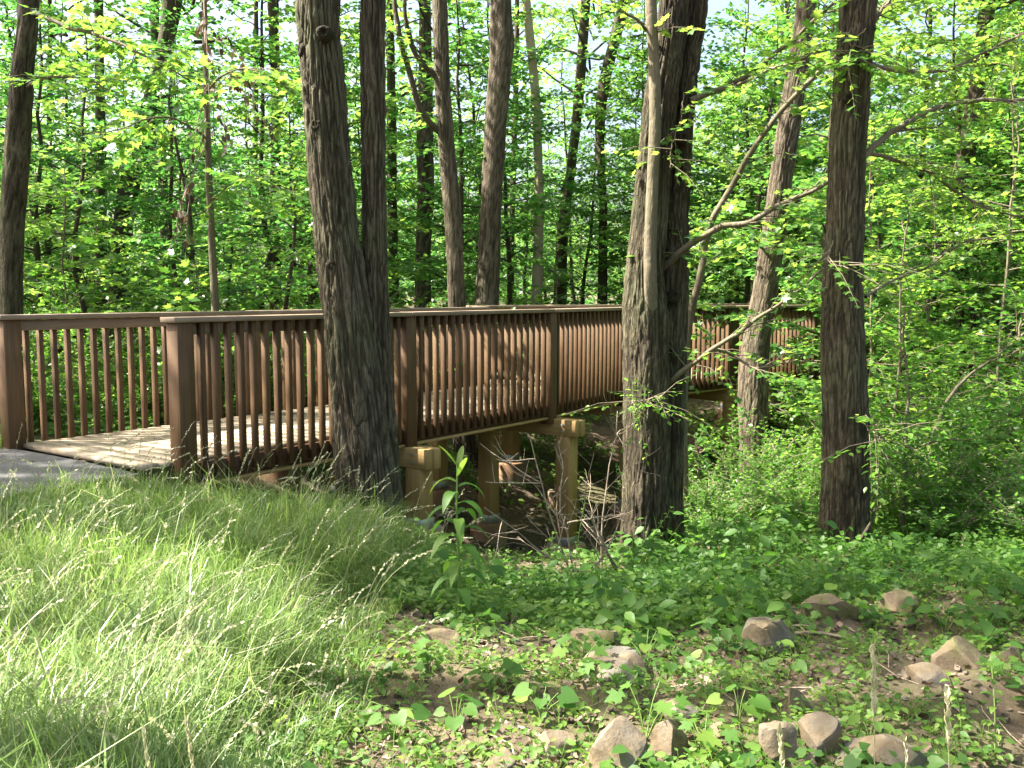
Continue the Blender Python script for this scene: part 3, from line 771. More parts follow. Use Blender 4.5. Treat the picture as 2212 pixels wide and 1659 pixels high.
V, F = bark_trunk(C2, 40, 160, 23, (.05, .10), .003, 0, 5.2); tag(link("thin_stem", np_mesh("thin_stem", V - b2, F, M['bark_smooth'], True), t2), "pale smooth thin stem")
add_knob(t2, b2, 1472, 298, Y2 - .02, (.5, -1, .2), .05, 6, M['bark'])
add_knob(t2, b2, 1408, 600, Y2 - .2, (0, -.6, 1), .05, 7, M['bark'])
add_knob(t2, b2, 1358, 645, Y2 - .02, (-1, -.3, -.1), .04, 8, M['bark'])
add_knob(t2, b2, 1455, 640, Y2 - .04, (.2, -1, .3), .05, 9, M['bark'])
put_crown(t2, 1, np.array([C0[-3][0], C0[-3][1], 7.0]) - b2, 1.4, .9)

# --- single trunk on the right
Y3 = 7.13
D0 = rows_px([(1190, 1772, 1884), (1100, 1776, 1876), (1000, 1778, 1874), (880, 1778, 1872), (760, 1776, 1866), (640, 1780, 1862), (500, 1785, 1864), (350, 1790, 1867), (200, 1800, 1876), (80, 1812, 1886), (0, 1818, 1893)], Y3)
D0 = extend(D0, 13, .09, gz(2.6, 7.2) - .25)
b3 = np.array([D0[0][0], D0[0][1], gz(D0[0][0], D0[0][1])])
t3 = empty("single_trunk_tree", b3, 0, "straight dark single trunk standing nearest the right edge, low branches reaching right", "tree")
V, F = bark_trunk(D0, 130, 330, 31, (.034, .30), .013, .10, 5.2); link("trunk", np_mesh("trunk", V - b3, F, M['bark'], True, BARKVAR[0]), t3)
add_knob(t3, b3, 1832, 212, Y3 - .13, (0, -1, .1), .035, 11, M['bark'])
put_crown(t3, 2, np.array([D0[-3][0], D0[-3][1], 8.0]) - b3, 2.0, .9)

# --- leaning tree close to the bridge on the right
Y4 = 12.0
E0 = rows_px([(1090, 1596, 1664), (980, 1598, 1660), (850, 1596, 1660), (750, 1604, 1662), (650, 1622, 1676), (500, 1646, 1696), (350, 1668, 1716), (200, 1692, 1738), (80, 1712, 1754), (0, 1722, 1762)], Y4)
E0 = extend(E0, 13, .10, gz(3.2, 12) - .25)
b4 = np.array([E0[0][0], E0[0][1], gz(E0[0][0], E0[0][1])])
t4 = empty("leaning_tree", b4, 0, "pale leaning trunk close against the bridge railing, between the clump and right trunk", "tree")
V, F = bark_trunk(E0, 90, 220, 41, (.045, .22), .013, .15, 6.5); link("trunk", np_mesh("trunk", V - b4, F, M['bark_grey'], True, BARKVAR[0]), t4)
put_crown(t4, 3, np.array([E0[-3][0], E0[-3][1], 8.0]) - b4, .3, .9)

# ------------------------------------------------------------------ branches with leaves on the right-hand trees
def px_branch(parent, base, lst, r0, r1, leafy=1.0, size=.085, tm=T_MAPLE, mat=None, bark='bark_smooth', seed=0, n=26, up=True):
    r_ = np.random.default_rng(500 + seed)
    P = spline(np.array([at(x, y, Y) for x, y, Y in lst]), n); P += np.cumsum(r_.normal(0, .006, P.shape), 0)
    mb = MB(); V, F = tube(P, np.linspace(r0, r1, n), 8); mb.add(V, F)
    LV = Leaves(); L = np.linalg.norm(np.diff(P, axis=0), axis=1).sum()
    if leafy > 0:
        for s in np.arange(.15, 1.0, .062 / leafy / L):
            q = s * (n - 1); j = min(int(q), n - 2); b = P[j] + (P[j + 1] - P[j]) * (q - j)
            dd = norm(P[j + 1] - P[j])
            e = dd * .5 + norm(r_.normal(0, 1, 3)) * .9; e[2] = e[2] * .5 - .02; e = norm(e)
            tl = r_.uniform(.2, .65)
            mid = b + e * tl * .5 + np.array([0, 0, .02]); end = b + e * tl + np.array([0, 0, -.06 * tl])
            V, F = tube([b, mid, end], [.005, .003, .0015], 4); mb.add(V, F)
            twig_leaves(LV, r_, b + e * tl * .15, end, .042, size, .3, .2)
    link("branch", mb.mesh("branch", M[bark], True, base), parent)
    if leafy > 0:
        V, F, a = LV.build(tm, r_, .1, 1.); link("foliage", np_mesh("foliage", V - base, F, mat or M['maple'], False, a), parent)
# clump's branches
px_branch(t2, b2, [(1425, 590, 8.1), (1456, 556, 7.98), (1500, 522, 7.8), (1560, 492, 7.7), (1620, 476, 7.6), (1690, 432, 7.55), (1770, 395, 7.5), (1850, 340, 7.5)], .034, .014, .9, .075, T_MAPLE, seed=1)
px_branch(t2, b2, [(1432, 835, 8.05), (1478, 795, 7.9), (1530, 755, 7.7), (1600, 705, 7.5), (1660, 655, 7.4), (1740, 590, 7.35), (1800, 530, 7.4)], .026, .008, .9, .065, T_MAPLE, seed=2)
px_branch(t2, b2, [(1540, 748, 7.7), (1600, 775, 7.6), (1640, 790, 7.5), (1700, 775, 7.45), (1770, 765, 7.4)], .014, .005, .7, .06, T_MAPLE, seed=3)
px_branch(t2, b2, [(1492, 220, 8.0), (1560, 195, 8.0), (1620, 165, 7.9), (1680, 110, 7.8), (1740, 60, 7.7), (1800, 10, 7.6)], .026, .012, 1.3, .075, T_MAPLE, seed=4)
px_branch(t2, b2, [(1580, 190, 7.95), (1650, 160, 7.6), (1720, 138, 7.3), (1795, 128, 7.1)], .014, .006, 1.1, .075, T_MAPLE, seed=5)
px_branch(t2, b2, [(1430, 120, 8.0), (1390, 60, 7.8), (1330, 10, 7.6), (1260, -50, 7.4)], .016, .006, 1.0, .08, T_MAPLE, seed=6)
# right trunk's branches
px_branch(t3, b3, [(1862, 345, 7.1), (1910, 300, 7.2), (1970, 258, 7.3), (2060, 222, 7.4), (2140, 216, 7.5), (2230, 214, 7.6), (2320, 200, 7.8)], .028, .010, 1.1, .06, T_MAPLE, seed=7)
px_branch(t3, b3, [(1864, 330, 7.2), (1930, 345, 7.5), (2000, 368, 7.8), (2060, 410, 8.0), (2120, 448, 8.2), (2230, 478, 8.4)], .018, .008, 1.3, .06, T_MAPLE, seed=8)
px_branch(t3, b3, [(1870, 130, 7.15), (1950, 160, 7.5), (2050, 150, 7.9), (2150, 100, 8.2), (2230, 60, 8.4)], .018, .007, 1.5, .06, T_MAPLE, seed=9)
px_branch(t3, b3, [(1868, 640, 7.2), (1930, 600, 7.7), (2010, 570, 8.1), (2090, 520, 8.4), (2200, 512, 8.8)], .014, .006, 1.3, .055, T_MAPLE, seed=10)
px_branch(t3, b3, [(1872, 60, 7.2), (1930, -10, 7.4), (2010, -60, 7.7)], .018, .007, 1.5, .06, T_MAPLE, seed=12)
px_branch(t3, b3, [(1850, 900, 7.05), (1880, 930, 6.9), (1900, 955, 6.8)], .006, .003, 2.5, .06, T_OVAL, M['leaf'], seed=13)
px_branch(t3, b3, [(1800, 520, 7.0), (1790, 560, 6.9), (1830, 590, 6.8)], .005, .002, 1.6, .06, T_MAPLE, seed=14)
px_branch(t3, b3, [(1870, 60, 7.0), (1850, 110, 6.95), (1835, 150, 6.9)], .006, .003, 3.0, .07, T_MAPLE, seed=15)
px_branch(t2, b2, [(1475, 200, 7.9), (1460, 300, 7.75), (1452, 370, 7.7)], .005, .003, 1.3, .06, T_MAPLE, seed=16)
px_branch(t2, b2, [(1360, 870, 7.8), (1385, 860, 7.6), (1420, 855, 7.5)], .005, .003, 3.2, .05, T_OVAL, M['leaf'], seed=17)
px_branch(t4, b4, [(1668, 560, 11.9), (1640, 520, 11.4), (1600, 500, 11.0)], .02, .008, 1.6, .09, T_MAPLE, seed=18)
px_branch(t4, b4, [(1690, 470, 12.0), (1730, 420, 11.6), (1790, 380, 11.3)], .02, .008, 1.6, .09, T_MAPLE, seed=19)
# leaning sapling between the clump and the right trunk
bs = at(1500, 1000, 9.2); bs[2] = gz(bs[0], bs[1])
sp_ = empty("leaning_sapling", bs, 0, "slender pale sapling leaning right out from behind the stem clump", "tree")
px_branch(sp_, bs, [(1478, 1130, 9.2), (1482, 900, 9.1), (1490, 700, 9.0), (1512, 610, 8.9), (1530, 530, 8.9), (1545, 470, 8.8), (1590, 385, 8.7), (1660, 270, 8.5), (1740, 180, 8.4), (1800, 120, 8.4), (1880, 30, 8.4), (1960, -60, 8.4)], .045, .014, .55, .08, T_MAPLE, seed=20, n=44)
# crooked thin stem on the far right bank
bs = at(1985, 1165, 8.6); bs[2] = gz(bs[0], bs[1])
sp_ = empty("crooked_sapling", bs, 0, "thin crooked sapling bending right on the leafy bank near the right edge", "tree")
px_branch(sp_, bs, [(1985, 1190, 8.6), (1984, 1100, 8.6), (1988, 1060, 8.6), (2012, 960, 8.6), (2030, 900, 8.6), (2050, 845, 8.7), (2110, 780, 8.8), (2190, 725, 8.9), (2290, 650, 9.1)], .026, .010, 1.3, .055, T_MAPLE, seed=21, n=36)

# ------------------------------------------------------------------ trunks behind the bridge
def back_trunk(name, lst, Y, label, mat, crown=None, ztop=13, seed=0, rough=True, lean=0.0, cs=1.0, ch=5.2, group=None):
    rows = rows_px(lst, Y, lean); g = gz(rows[0][0], rows[0][1])
    if rows[0][2] > g - .2:
        s = (rows[1][:2] - rows[0][:2]) / (rows[1][2] - rows[0][2]); dz = g - .25 - rows[0][2]
        rows = np.vstack([[rows[0][0] + s[0] * dz * .5, rows[0][1] + s[1] * dz * .5, g - .25, rows[0][3] * 1.15], rows])
    rows = extend(rows, ztop, rows[-1][3] * .5)
    b = np.array([rows[0][0], rows[0][1], g]); e = empty(name, b, 0, label, "tree", group)
    nth = 48 if Y < 18 else 24
    V, F = bark_trunk(rows, nth, 110, 60 + seed, (.05, .25), .012 if rough else .004, .2, ztop * .6)
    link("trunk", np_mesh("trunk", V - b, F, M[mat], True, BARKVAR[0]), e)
    if crown is not None:
        put_crown(e, crown, np.array([rows[-3][0], rows[-3][1], ch]) - b, seed * 1.7, cs)
    return e, b
eL, bL = back_trunk("edge_tree", [(655, 0, 46), (500, 2, 50), (340, 10, 62), (150, 26, 72), (0, 40, 82)], 9.6, "dark trunk cut by the left edge, just behind the far railing", 'bark', 0, 13, 1, ch=8.0, cs=.55)
eP, bP = back_trunk("pole_sapling", [(650, 456, 472), (500, 449, 464), (340, 443, 457), (150, 439, 450), (0, 437, 447)], 11.0, "thin straight grey sapling with hanging dead brown leaves behind the railing", 'bark_smooth', None, 8, 2, False)
e6, b6 = back_trunk("forked_tree", [(1010, 982, 1044), (900, 978, 1020), (650, 968, 1006), (500, 962, 998), (400, 954, 990), (200, 939, 974), (0, 934, 966)], 13.6, "grey trunk with an arching side limb, left of the pair behind the bridge", 'bark_grey', 1, 14, 3, ch=8)
px_branch(e6, b6, [(950, 285, 13.6), (928, 262, 13.5), (905, 225, 13.4), (885, 150, 13.3), (865, 90, 13.2), (855, 10, 13.2), (852, -60, 13.2)], .05, .03, .35, .1, T_MAPLE, bark='bark_grey', seed=30)
px_branch(e6, b6, [(945, 170, 13.6), (925, 150, 13.5), (895, 110, 13.4), (880, 50, 13.3), (872, -40, 13.3)], .045, .025, .35, .1, T_MAPLE, bark='bark_grey', seed=31)
back_trunk("tall_tree", [(950, 1022, 1078), (650, 1027, 1078), (500, 1035, 1082), (300, 1046, 1091), (150, 1056, 1106), (90, 1058, 1112), (0, 1060, 1104)], 16.6, "pale grey leaning trunk, right of the pair just behind the bridge", 'bark_grey', 2, 15, 4, ch=8.5)
back_trunk("pale_snag", [(655, 1147, 1172), (550, 1150, 1174), (450, 1152, 1175), (380, 1154, 1173), (200, 1146, 1166), (0, 1128, 1146)], 21, "bare sunlit tan trunk behind the middle of the bridge", 'snag', None, 11, 5, False)
GB = "background trunks in the woods"
back_trunk("slim_tree", [(655, 896, 932), (500, 898, 932), (420, 902, 938), (300, 900, 936), (150, 905, 934), (0, 905, 930)], 20, "wavy grey trunk between the twin-stemmed tree and the forked tree, behind the bridge", 'bark_grey', 3, 14, 6)
back_trunk("slim_tree", [(655, 583, 607), (400, 584, 606), (200, 586, 606), (0, 578, 600)], 21, "slim dark trunk left of the twin-stemmed tree, far behind the railing", 'bark_dark', 0, 14, 7)
back_trunk("slanting_tree", [(655, 236, 276), (560, 240, 280), (430, 252, 296), (300, 285, 325), (200, 315, 350), (100, 340, 372), (0, 352, 392)], 17, "dark trunk slanting to the right in the left woods", 'bark_dark', 1, 14, 8)
back_trunk("slim_tree", [(655, 204, 230), (500, 206, 230), (350, 208, 230), (200, 206, 226), (0, 204, 222)], 19, "upright dark trunk just left of the slanting tree", 'bark_dark', None, 12, 9)
back_trunk("slim_tree", [(655, 350, 372), (500, 346, 366), (300, 338, 358), (150, 330, 350), (0, 322, 340)], 22, "thin trunk crossing behind the top of the slanting tree", 'bark_grey', 2, 13, 10)
back_trunk("slim_tree", [(655, 94, 110), (500, 98, 112), (390, 100, 112), (200, 102, 112), (0, 104, 112)], 20, "thin dark trunk second from the left edge", 'bark_dark', 3, 12, 11)
back_trunk("slim_tree", [(655, 668, 686), (400, 662, 682), (200, 660, 680), (0, 656, 676)], 24, "dark trunk half hidden by the twin-stemmed tree's left side", 'bark_dark', None, 13, 12)
back_trunk("slim_tree", [(655, 840, 862), (450, 838, 858), (250, 836, 856), (100, 836, 852), (0, 836, 850)], 23, "dark trunk against the right side of the twin-stemmed tree", 'bark_dark', 1, 13, 13)
back_trunk("slim_tree", [(655, 1195, 1225), (500, 1203, 1228), (350, 1225, 1245), (200, 1240, 1262), (0, 1255, 1275)], 24, "dark trunk just right of the bare tan trunk", 'bark_dark', 2, 13, 14)
back_trunk("slim_tree", [(655, 1290, 1312), (450, 1294, 1312), (300, 1286, 1306), (200, 1290, 1314), (100, 1312, 1336), (0, 1336, 1362)], 22, "dark trunk curving right at the top, left of the stem clump", 'bark_dark', 3, 13, 15)
back_trunk("slim_tree", [(655, 538, 552), (400, 544, 556), (200, 546, 558), (0, 548, 558)], 27, "very thin trunk between the pole sapling and slim dark trunk", 'bark_dark', None, 12, 16)
back_trunk("slim_tree", [(655, 1098, 1110), (400, 1102, 1114), (200, 1108, 1120), (0, 1112, 1122)], 27, "thin trunk between the pale leaning trunk and bare tan trunk", 'bark_dark', 0, 13, 17)
back_trunk("bank_tree", [(900, 1918, 1990), (800, 1940, 2000), (650, 1980, 2030), (500, 2030, 2072), (300, 2075, 2110), (0, 2120, 2150)], 15, "dark trunk leaning right on the far right bank, half hidden by leaves", 'bark_dark', 1, 12, 18)
back_trunk("slim_tree", [(655, 300, 318), (450, 312, 330), (250, 322, 338), (0, 330, 344)], 26, "faint thin trunk deep behind the slanting tree", 'bark_dark', None, 12, 19)
# hanging dead leaves on the pole sapling
r_ = np.random.default_rng(77); LV = Leaves(); mb = MB()
for (x0, y0, x1, y1) in [(438, 60, 452, 260), (436, 330, 400, 560), (430, 380, 380, 520), (420, 300, 360, 560), (475, 250, 488, 330), (520, 150, 545, 190), (440, 130, 430, 210), (535, 200, 540, 260), (590, 250, 594, 290)]:
    a = at(445, y0 - 75, 11.0); m = at(x0 * .6 + 445 * .4, y0 - 50, 10.8); b = at(x1, y1, 10.5); P = spline([a, m, (m * .4 + b * .6) + r_.normal(0, .05, 3), b], 12)
    V, F = tube(P, np.linspace(.008, .003, 12), 4); mb.add(V, F)
    k = 18; t = r_.random(k) ** .7; pos = np.array([P[int(q * 11)] for q in t]) + r_.normal(0, .045, (k, 3))
    dr = r_.normal(0, .35, (k, 3)); dr[:, 2] -= 1; LV.add(pos, dr, r_.normal(0, 1, (k, 3)), r_.uniform(.06, .11, k))
V, F, a = LV.build(T_OVAL, r_, .1, .75); link("dead_leaves", np_mesh("dead_leaves", V - bP, F, M['dead'], False, a), eP)
link("vine", mb.mesh("vine", M['twig'], True, bP), eP)

px_branch(eL, bL, [(62, 20, 9.6), (150, 50, 9.2), (250, 75, 8.9), (340, 115, 8.8), (410, 150, 8.8)], .022, .006, .8, .105, T_MAPLE, seed=41)
px_branch(eL, bL, [(50, 190, 9.6), (110, 170, 9.3), (190, 185, 9.1), (260, 215, 9.0)], .016, .005, .8, .10, T_MAPLE, seed=42)
px_branch(eP, bP, [(444, 200, 11.0), (500, 150, 10.6), (570, 150, 10.3), (640, 200, 10.1)], .014, .005, .9, .11, T_MAPLE, seed=43)
px_branch(eP, bP, [(452, 430, 11.0), (500, 400, 10.7), (560, 395, 10.4), (620, 420, 10.2)], .012, .005, .8, .11, T_MAPLE, seed=44)
px_branch(eP, bP, [(446, 300, 11.0), (380, 260, 10.7), (300, 270, 10.4), (230, 300, 10.2)], .014, .005, .8, .11, T_MAPLE, seed=45)
# broad-leaved sapling behind the left railing
def broad_sapling(x, y, H, R, seed, label, leaf=.14, nb=16, h0=.5, mat='maple', tm=T_MAPLE, name="broadleaf_sapling", group=None, dens=1.0):
    r2 = np.random.default_rng(seed); ax = wob_axis(r2, H, 9, (0, 0), .04); rad = np.linspace(.022, .006, 9); g = gz(x, y)
    mb, LV = grow(r2, ax, rad, h0, H * .97, R, nb, leaf, leaf * .62, leaf * 1.7, elev=(.1, .6), flat=.3, dens=dens)
    V, F = tube(ax, rad, 6); mb.add(V, F); e = empty(name, (x, y, g), 0, label, "tree", group)
    link("trunk", mb.mesh("trunk", M['bark_smooth'], True), e)
    V, F, a = LV.build(tm, r2); link("crown", np_mesh("crown", V, F, M[mat], False, a), e); return e
broad_sapling(-3.95, 11.2, 2.2, 1.25, 81, "broad-leaved maple sapling rising just above the left railing", .13, 18, .5)
broad_sapling(-5.6, 11.8, 3.2, 1.3, 82, "taller broad-leaved maple sapling behind the left end post", .12, 18, .7)
broad_sapling(-2.5, 13.0, 3.3, 1.2, 83, "young maple behind the railing left of the twin-stemmed tree", .10, 18, .6)
broad_sapling(1.0, 17.6, 3.6, 1.2, 84, "light green young maple behind the bare tan trunk's railing", .10, 18, .8)
broad_sapling(4.3, 11.0, 4.6, 1.5, 85, "leafy young maple just right of the leaning pale trunk", .075, 22, .6, 'maple', T_MAPLE)
broad_sapling(5.4, 10.2, 5.2, 1.7, 86, "leafy young maple filling the gap right of the right trunk", .075, 24, .5, 'maple', T_MAPLE)
broad_sapling(6.6, 12.5, 6.5, 2.0, 87, "taller young maple behind the right bank's undergrowth", .085, 26, .8, 'maple', T_RHOMB)
broad_sapling(4.9, 8.9, 2.4, 1.1, 88, "low maple seedling tree on the bank at the right edge", .07, 18, .3, 'maple', T_MAPLE)

broad_sapling(5.1, 11.7, 4.2, 1.4, 89, "leafy young maple hiding the far end of the bridge", .075, 24, .5, 'maple', T_MAPLE)
broad_sapling(3.9, 9.4, 3.4, 1.1, 90, "thin leafy maple just behind the right trunk", .065, 22, .4, 'maple', T_MAPLE)
broad_sapling(3.3, 7.6, 1.9, .8, 91, "waist-high maple seedling beside the right trunk's right side", .06, 18, .2, 'maple', T_MAPLE)
broad_sapling(2.35, 10.9, 1.3, .8, 92, "low young maple below the bridge between clump and leaning trunk", .06, 18, .3, 'maple', T_MAPLE)
# ------------------------------------------------------------------ young trees filling the woods
LAND = [(22, "the trunk at the left edge"), (103, "the second trunk"), (217, "the upright trunk"), (262, "the slanting tree"), (462, "the pole sapling"), (595, "the slim trunk"), (760, "the twin-stemmed tree"), (915, "the wavy grey trunk"), (987, "the forked tree"), (1052, "the pale leaning trunk"), (1160, "the bare tan trunk"), (1210, "the dark trunk"), (1300, "the curving dark trunk"), (1410, "the stem clump"), (1640, "the pale trunk at the railing"), (1820, "the right-hand trunk"), (1990, "the crooked sapling"), (2180, "the right edge")]
ORD = ["nearest", "second nearest", "third nearest", "fourth nearest", "fifth nearest", "sixth nearest", "seventh nearest", "eighth nearest", "ninth nearest", "tenth nearest"]
def landmark_labels(pts, what, outside):
    out = [None] * len(pts); grp = {}
    for i, (x, y) in enumerate(pts):
        px = 1106 + 2000 * x / (y * CP)
        if px < -60 or px > 2270: out[i] = outside; continue
        j = min(range(len(LAND)), key=lambda k: abs(LAND[k][0] - px)); grp.setdefault((j, px > LAND[j][0]), []).append((y, i))
    for (j, right), l in grp.items():
        for r, (y, i) in enumerate(sorted(l)): out[i] = "%s %s just %s of %s" % (ORD[min(r, 9)], what, "right" if right else "left", LAND[j][1])
    return out
pr = random.Random(21)
def clear(x, y):
    if 12.0 < y < 17.6 and -1.6 < x < 3.4: return False
    u, v = path_uv(x, y)
    if -16 < u < 9.5 and -.8 < v < 3.0: return False
    q = np.array([x, y, 0]) - NP_[3]; s = q @ d3; w = q @ n3
    return not (-1 < s < 9 and -.8 < w < 2.9)
spots = []
yy = 12.5
while yy < 44:
    half = yy * .62 + 3; step = 1.95 + (yy - 12) * .04
    xx = -half + pr.uniform(0, step)
    while xx < half:
        x = xx + pr.uniform(-.7, .7); y = yy + pr.uniform(-.9, .9)
        if clear(x, y) and not (x > 4.2 and y < 13): spots.append((x, y))
        xx += step
    yy += 2.4 + (yy - 12) * .06
spots += [(7.6, 15.5), (9.2, 17.0), (8.3, 19.2), (10.8, 20.5), (6.6, 21.0), (12.5, 23.5), (9.6, 24.0), (7.4, 13.6), (4.4, 18.6), (5.4, 22.8), (3.0, 21.5), (11.0, 17.4)]
for (x, y), lab in zip(spots, landmark_labels(spots, "leafy young tree", "slender leafy young tree beyond the picture's side edges")):
    low = x < -2.8 and y < 15
    young(x, y, pr.choice((0, 3, 5)) if low else pr.randrange(6), pr.uniform(0, 6.28), pr.uniform(.7, .9) if low else pr.uniform(.8, 1.25), lab, "young trees in the woods behind the bridge")
# undergrowth shrubs behind the bridge
sh = []
for i in range(72):
    for _ in range(30):
        y = pr.uniform(11.5, 27); x = pr.uniform(-y * .6 - 1, y * .6 + 1)
        if clear(x, y) and not (x > 3.6 and y < 13.5): break
    sh.append((x, y))
for (x, y), lab in zip(sh, landmark_labels(sh, "shrub behind the bridge", "bushy shrub behind the bridge, beyond the picture's side edges")):
    shrub(x, y, pr.randrange(5), pr.uniform(0, 6.28), pr.uniform(.8, 1.5), lab, "undergrowth shrubs behind the bridge")
rail_sh = [(-5.4, 10.2, 1, .9), (-4.6, 10.8, 3, .9), (-3.7, 11.6, 0, .9), (-6.3, 11.0, 4, 1.0), (-5.0, 12.2, 2, 1.1), (-3.0, 12.6, 1, 1.0), (-4.2, 13.4, 3, 1.1), (-2.2, 13.4, 4, 1.0)]
for (x, y, k, s), lab in zip(rail_sh, landmark_labels([b[:2] for b in rail_sh], "low shrub seen through the railing", "low shrub behind the left end post")):
    shrub(x, y, k, pr.uniform(0, 6.28), s, lab, "shrubs behind the left railing")
bank = [(3.6, 8.0, 0, .8), (4.1, 8.8, 1, .9), (4.8, 8.0, 2, .9), (5.3, 9.3, 3, 1.1), (3.3, 9.2, 4, .9), (4.3, 10.0, 0, 1.1), (5.6, 11.2, 1, 1.2), (3.9, 11.6, 2, 1.1), (4.8, 12.6, 3, 1.2), (6.4, 9.4, 4, 1.2), (6.8, 11.0, 0, 1.2), (4.1, 7.0, 2, .7), (5.6, 7.6, 3, .9),
        (1.95, 8.7, 2, .7), (2.3, 9.3, 4, .8), (2.8, 8.6, 0, .7), (2.5, 10.2, 1, .8), (3.0, 10.4, 3, .8), (1.9, 9.9, 4, .7), (2.9, 7.9, 2, .55), (3.5, 7.4, 1, .6), (4.6, 9.2, 4, 1.0)]
for (x, y, k, s), lab in zip(bank, landmark_labels([b[:2] for b in bank], "low bank shrub", "leafy bank shrub beyond the picture's right edge")):
    shrub(x, y, k, pr.uniform(0, 6.28), s, lab, "shrubs on the right bank")
# unseen trees added beyond the edges and behind to throw dappled shade, block sky
def shade_tree(x, y, H, cz, k, s, label):
    r2 = np.random.default_rng(int(1000 + x * 13 + y * 7)); g = gz(x, y)
    rows = np.array([[x, y, g - .2, .2], [x + .05, y, g + 1, .17], [x + r2.normal(0, .1), y, H * .5, .13], [x + r2.normal(0, .2), y, H, .06]])
    e = empty("shade_tree", (x, y, g), 0, label, "tree", "tall trees beyond the picture's sides")
    V, F = bark_trunk(rows, 24, 60, 5, (.05, .25), .012, .2, H * .6); link("trunk", np_mesh("trunk", V - np.array([x, y, g]), F, M['bark_dark'], True, BARKVAR[0]), e)
    put_crown(e, k, (0, 0, cz - g), r2.uniform(0, 6), s)
LC = "tall woodland tree standing outside the picture's edge"
for (x, y, H, cz, k, s) in [(-10.6, 6.9, 15, 6.5, 0, .85), (-12.6, 6.6, 16, 7.5, 1, .9), (-13, 13, 16, 7, 3, 1.1), (-7.3, 4.0, 17, 9.0, 1, .55), (-6.9, 5.8, 16, 8.5, 2, .55),
                            (-6.5, 5.3, 16, 9.0, 3, .5), (-3.6, 2.9, 15, 8.5, 2, .5), (-17, 10, 17, 7, 0, 1.2), (-18, 17, 17, 7, 2, 1.2), (-13, 20, 17, 6, 1, 1.1),
                            (6, -5, 15, 6, 0, 1.1), (0, -8, 16, 6, 1, 1.2), (-7, -6, 16, 6, 2, 1.1), (11, -1, 15, 5, 3, 1.1), (13, 6, 15, 5, 0, 1.1), (10, 11, 15, 6, 1, 1.0), (15, 14, 16, 5, 2, 1.2), (-13, -2, 16, 6, 3, 1.1), (14, 22, 16, 6, 1, 1.2)]:
    shade_tree(x, y, H, cz, k, s, LC)

# far edge of the wood
r_ = np.random.default_rng(5); n = 60000
X = r_.uniform(-75, 75, n); Y = r_.uniform(50, 85, n)
top = 5.0 + 3.5 * noise2(X * .09, Y * .05, 3, 2) + 2 * noise2(X * .4, Y * .2, 8, 2)
Z = ground(X, Y, False) + np.maximum(.3, top) * r_.random(n) ** .8
V, F, a = leaf_geo(np.stack([X, Y, Z], -1), r_.normal(0, 1, (n, 3)), np.array([0, 0, 1.]) + r_.normal(0, .6, (n, 3)), r_.uniform(.3, .55, n), T_RHOMB, r_.beta(2, 2, n))
tag(link("distant_woods", np_mesh("distant_woods", V, F, M['leaf_far'], False, a)), "pale green mass of far foliage beyond the trees", "foliage", kind='stuff')

# ------------------------------------------------------------------ long grass
r_ = np.random.default_rng(9)
def in_grass(x, y):
    u, v = path_uv(x, y)
    ok = x < bound_x(y) + .16 * noise2(x * 1.7, y * 1.7, 21) + .08
    ok &= ~((u < .05) & (v > -.02 + .06 * noise2(x * 4, y * 4, 3)) & (v < 1.98))
    ok &= ~((u >= -.3) & (v > .10))
    return ok
def scatter(n, x0, x1, y0, y1, near_bias=1.0):
    y = y0 + (y1 - y0) * r_.random(n) ** near_bias; x = x0 + (x1 - x0) * r_.random(n); return x, y
x, y = scatter(230000, -5.2, -.2, 2.0, 9.0, 1.15)
k = in_grass(x, y) & (np.abs(x) < y * .62 + .6); x, y = x[k], y[k]
nb = len(x); z = ground(x, y)
clump = noise2(x * 1.3, y * 1.3, 31, 2)
Lb = (.17 + .09 * clump + .15 * r_.random(nb) ** 1.5) * np.where(r_.random(nb) < .10, 1.5, 1.0)
edge = np.clip((bound_x(y) - x) / .35, .35, 1); Lb *= edge
pu_, pe = path_uv(x, y); Lb *= np.where((pe > -.6) & (pe < 0.1), np.where(pu_ > -.1, .55, .75), 1)
az = 6.28 * noise2(x * .8 + 7, y * .8, 41, 2) * .7 + r_.normal(0, 1.25, nb) - .5
hd = np.stack([np.cos(az), np.sin(az), np.zeros(nb)], -1)
bend = r_.uniform(.25, 1.45, nb) + .25 * (clump > .2)
wd = (.0009 + .0024 * r_.random(nb) ** 2) * (1 + .06 * y); tall = r_.random(nb) < .07
Lb = np.where(tall, Lb * 1.75 + .08, Lb); bend = np.where(tall, r_.uniform(.9, 2.0, nb), bend)
sd = np.stack([-hd[:, 1], hd[:, 0], np.zeros(nb)], -1)
tw = r_.normal(0, .5, nb)[:, None]; sd = norm(sd + hd * tw)
base = np.stack([x, y, z - .01], -1)
lv = []
for t, w in ((0, 1), (.5, .95), (1.0, .12)):
    ang = bend * t * 1.5
    fx = np.where(ang > .02, (1 - np.cos(ang)) / np.maximum(bend * 1.5, .03), .0) ; fz = np.sin(ang) / np.maximum(bend * 1.5, .03)
    c = base + hd * (fx * Lb)[:, None] + np.array([0, 0, 1.]) * (fz * Lb)[:, None]
    lv.append((c - sd * (wd * w)[:, None], c + sd * (wd * w)[:, None]))
V = np.stack([lv[0][0], lv[0][1], lv[1][0], lv[1][1], lv[2][0], lv[2][1]], 1)
F = (np.arange(nb)[:, None, None] * 6 + np.array([[0, 1, 3, 2], [2, 3, 5, 4]])[None]).reshape(-1, 4)
tone = np.clip(r_.beta(2, 2.5, nb) * .75 + .12 * clump + (r_.random(nb) < .16) * .42, 0, 1)
tag(link("long_grass", np_mesh("long_grass", V.reshape(-1, 3), F, M['grass'], False, np.repeat(tone, 6))), "long bright green grass covering the mound in the lower left", "grass", kind='stuff')
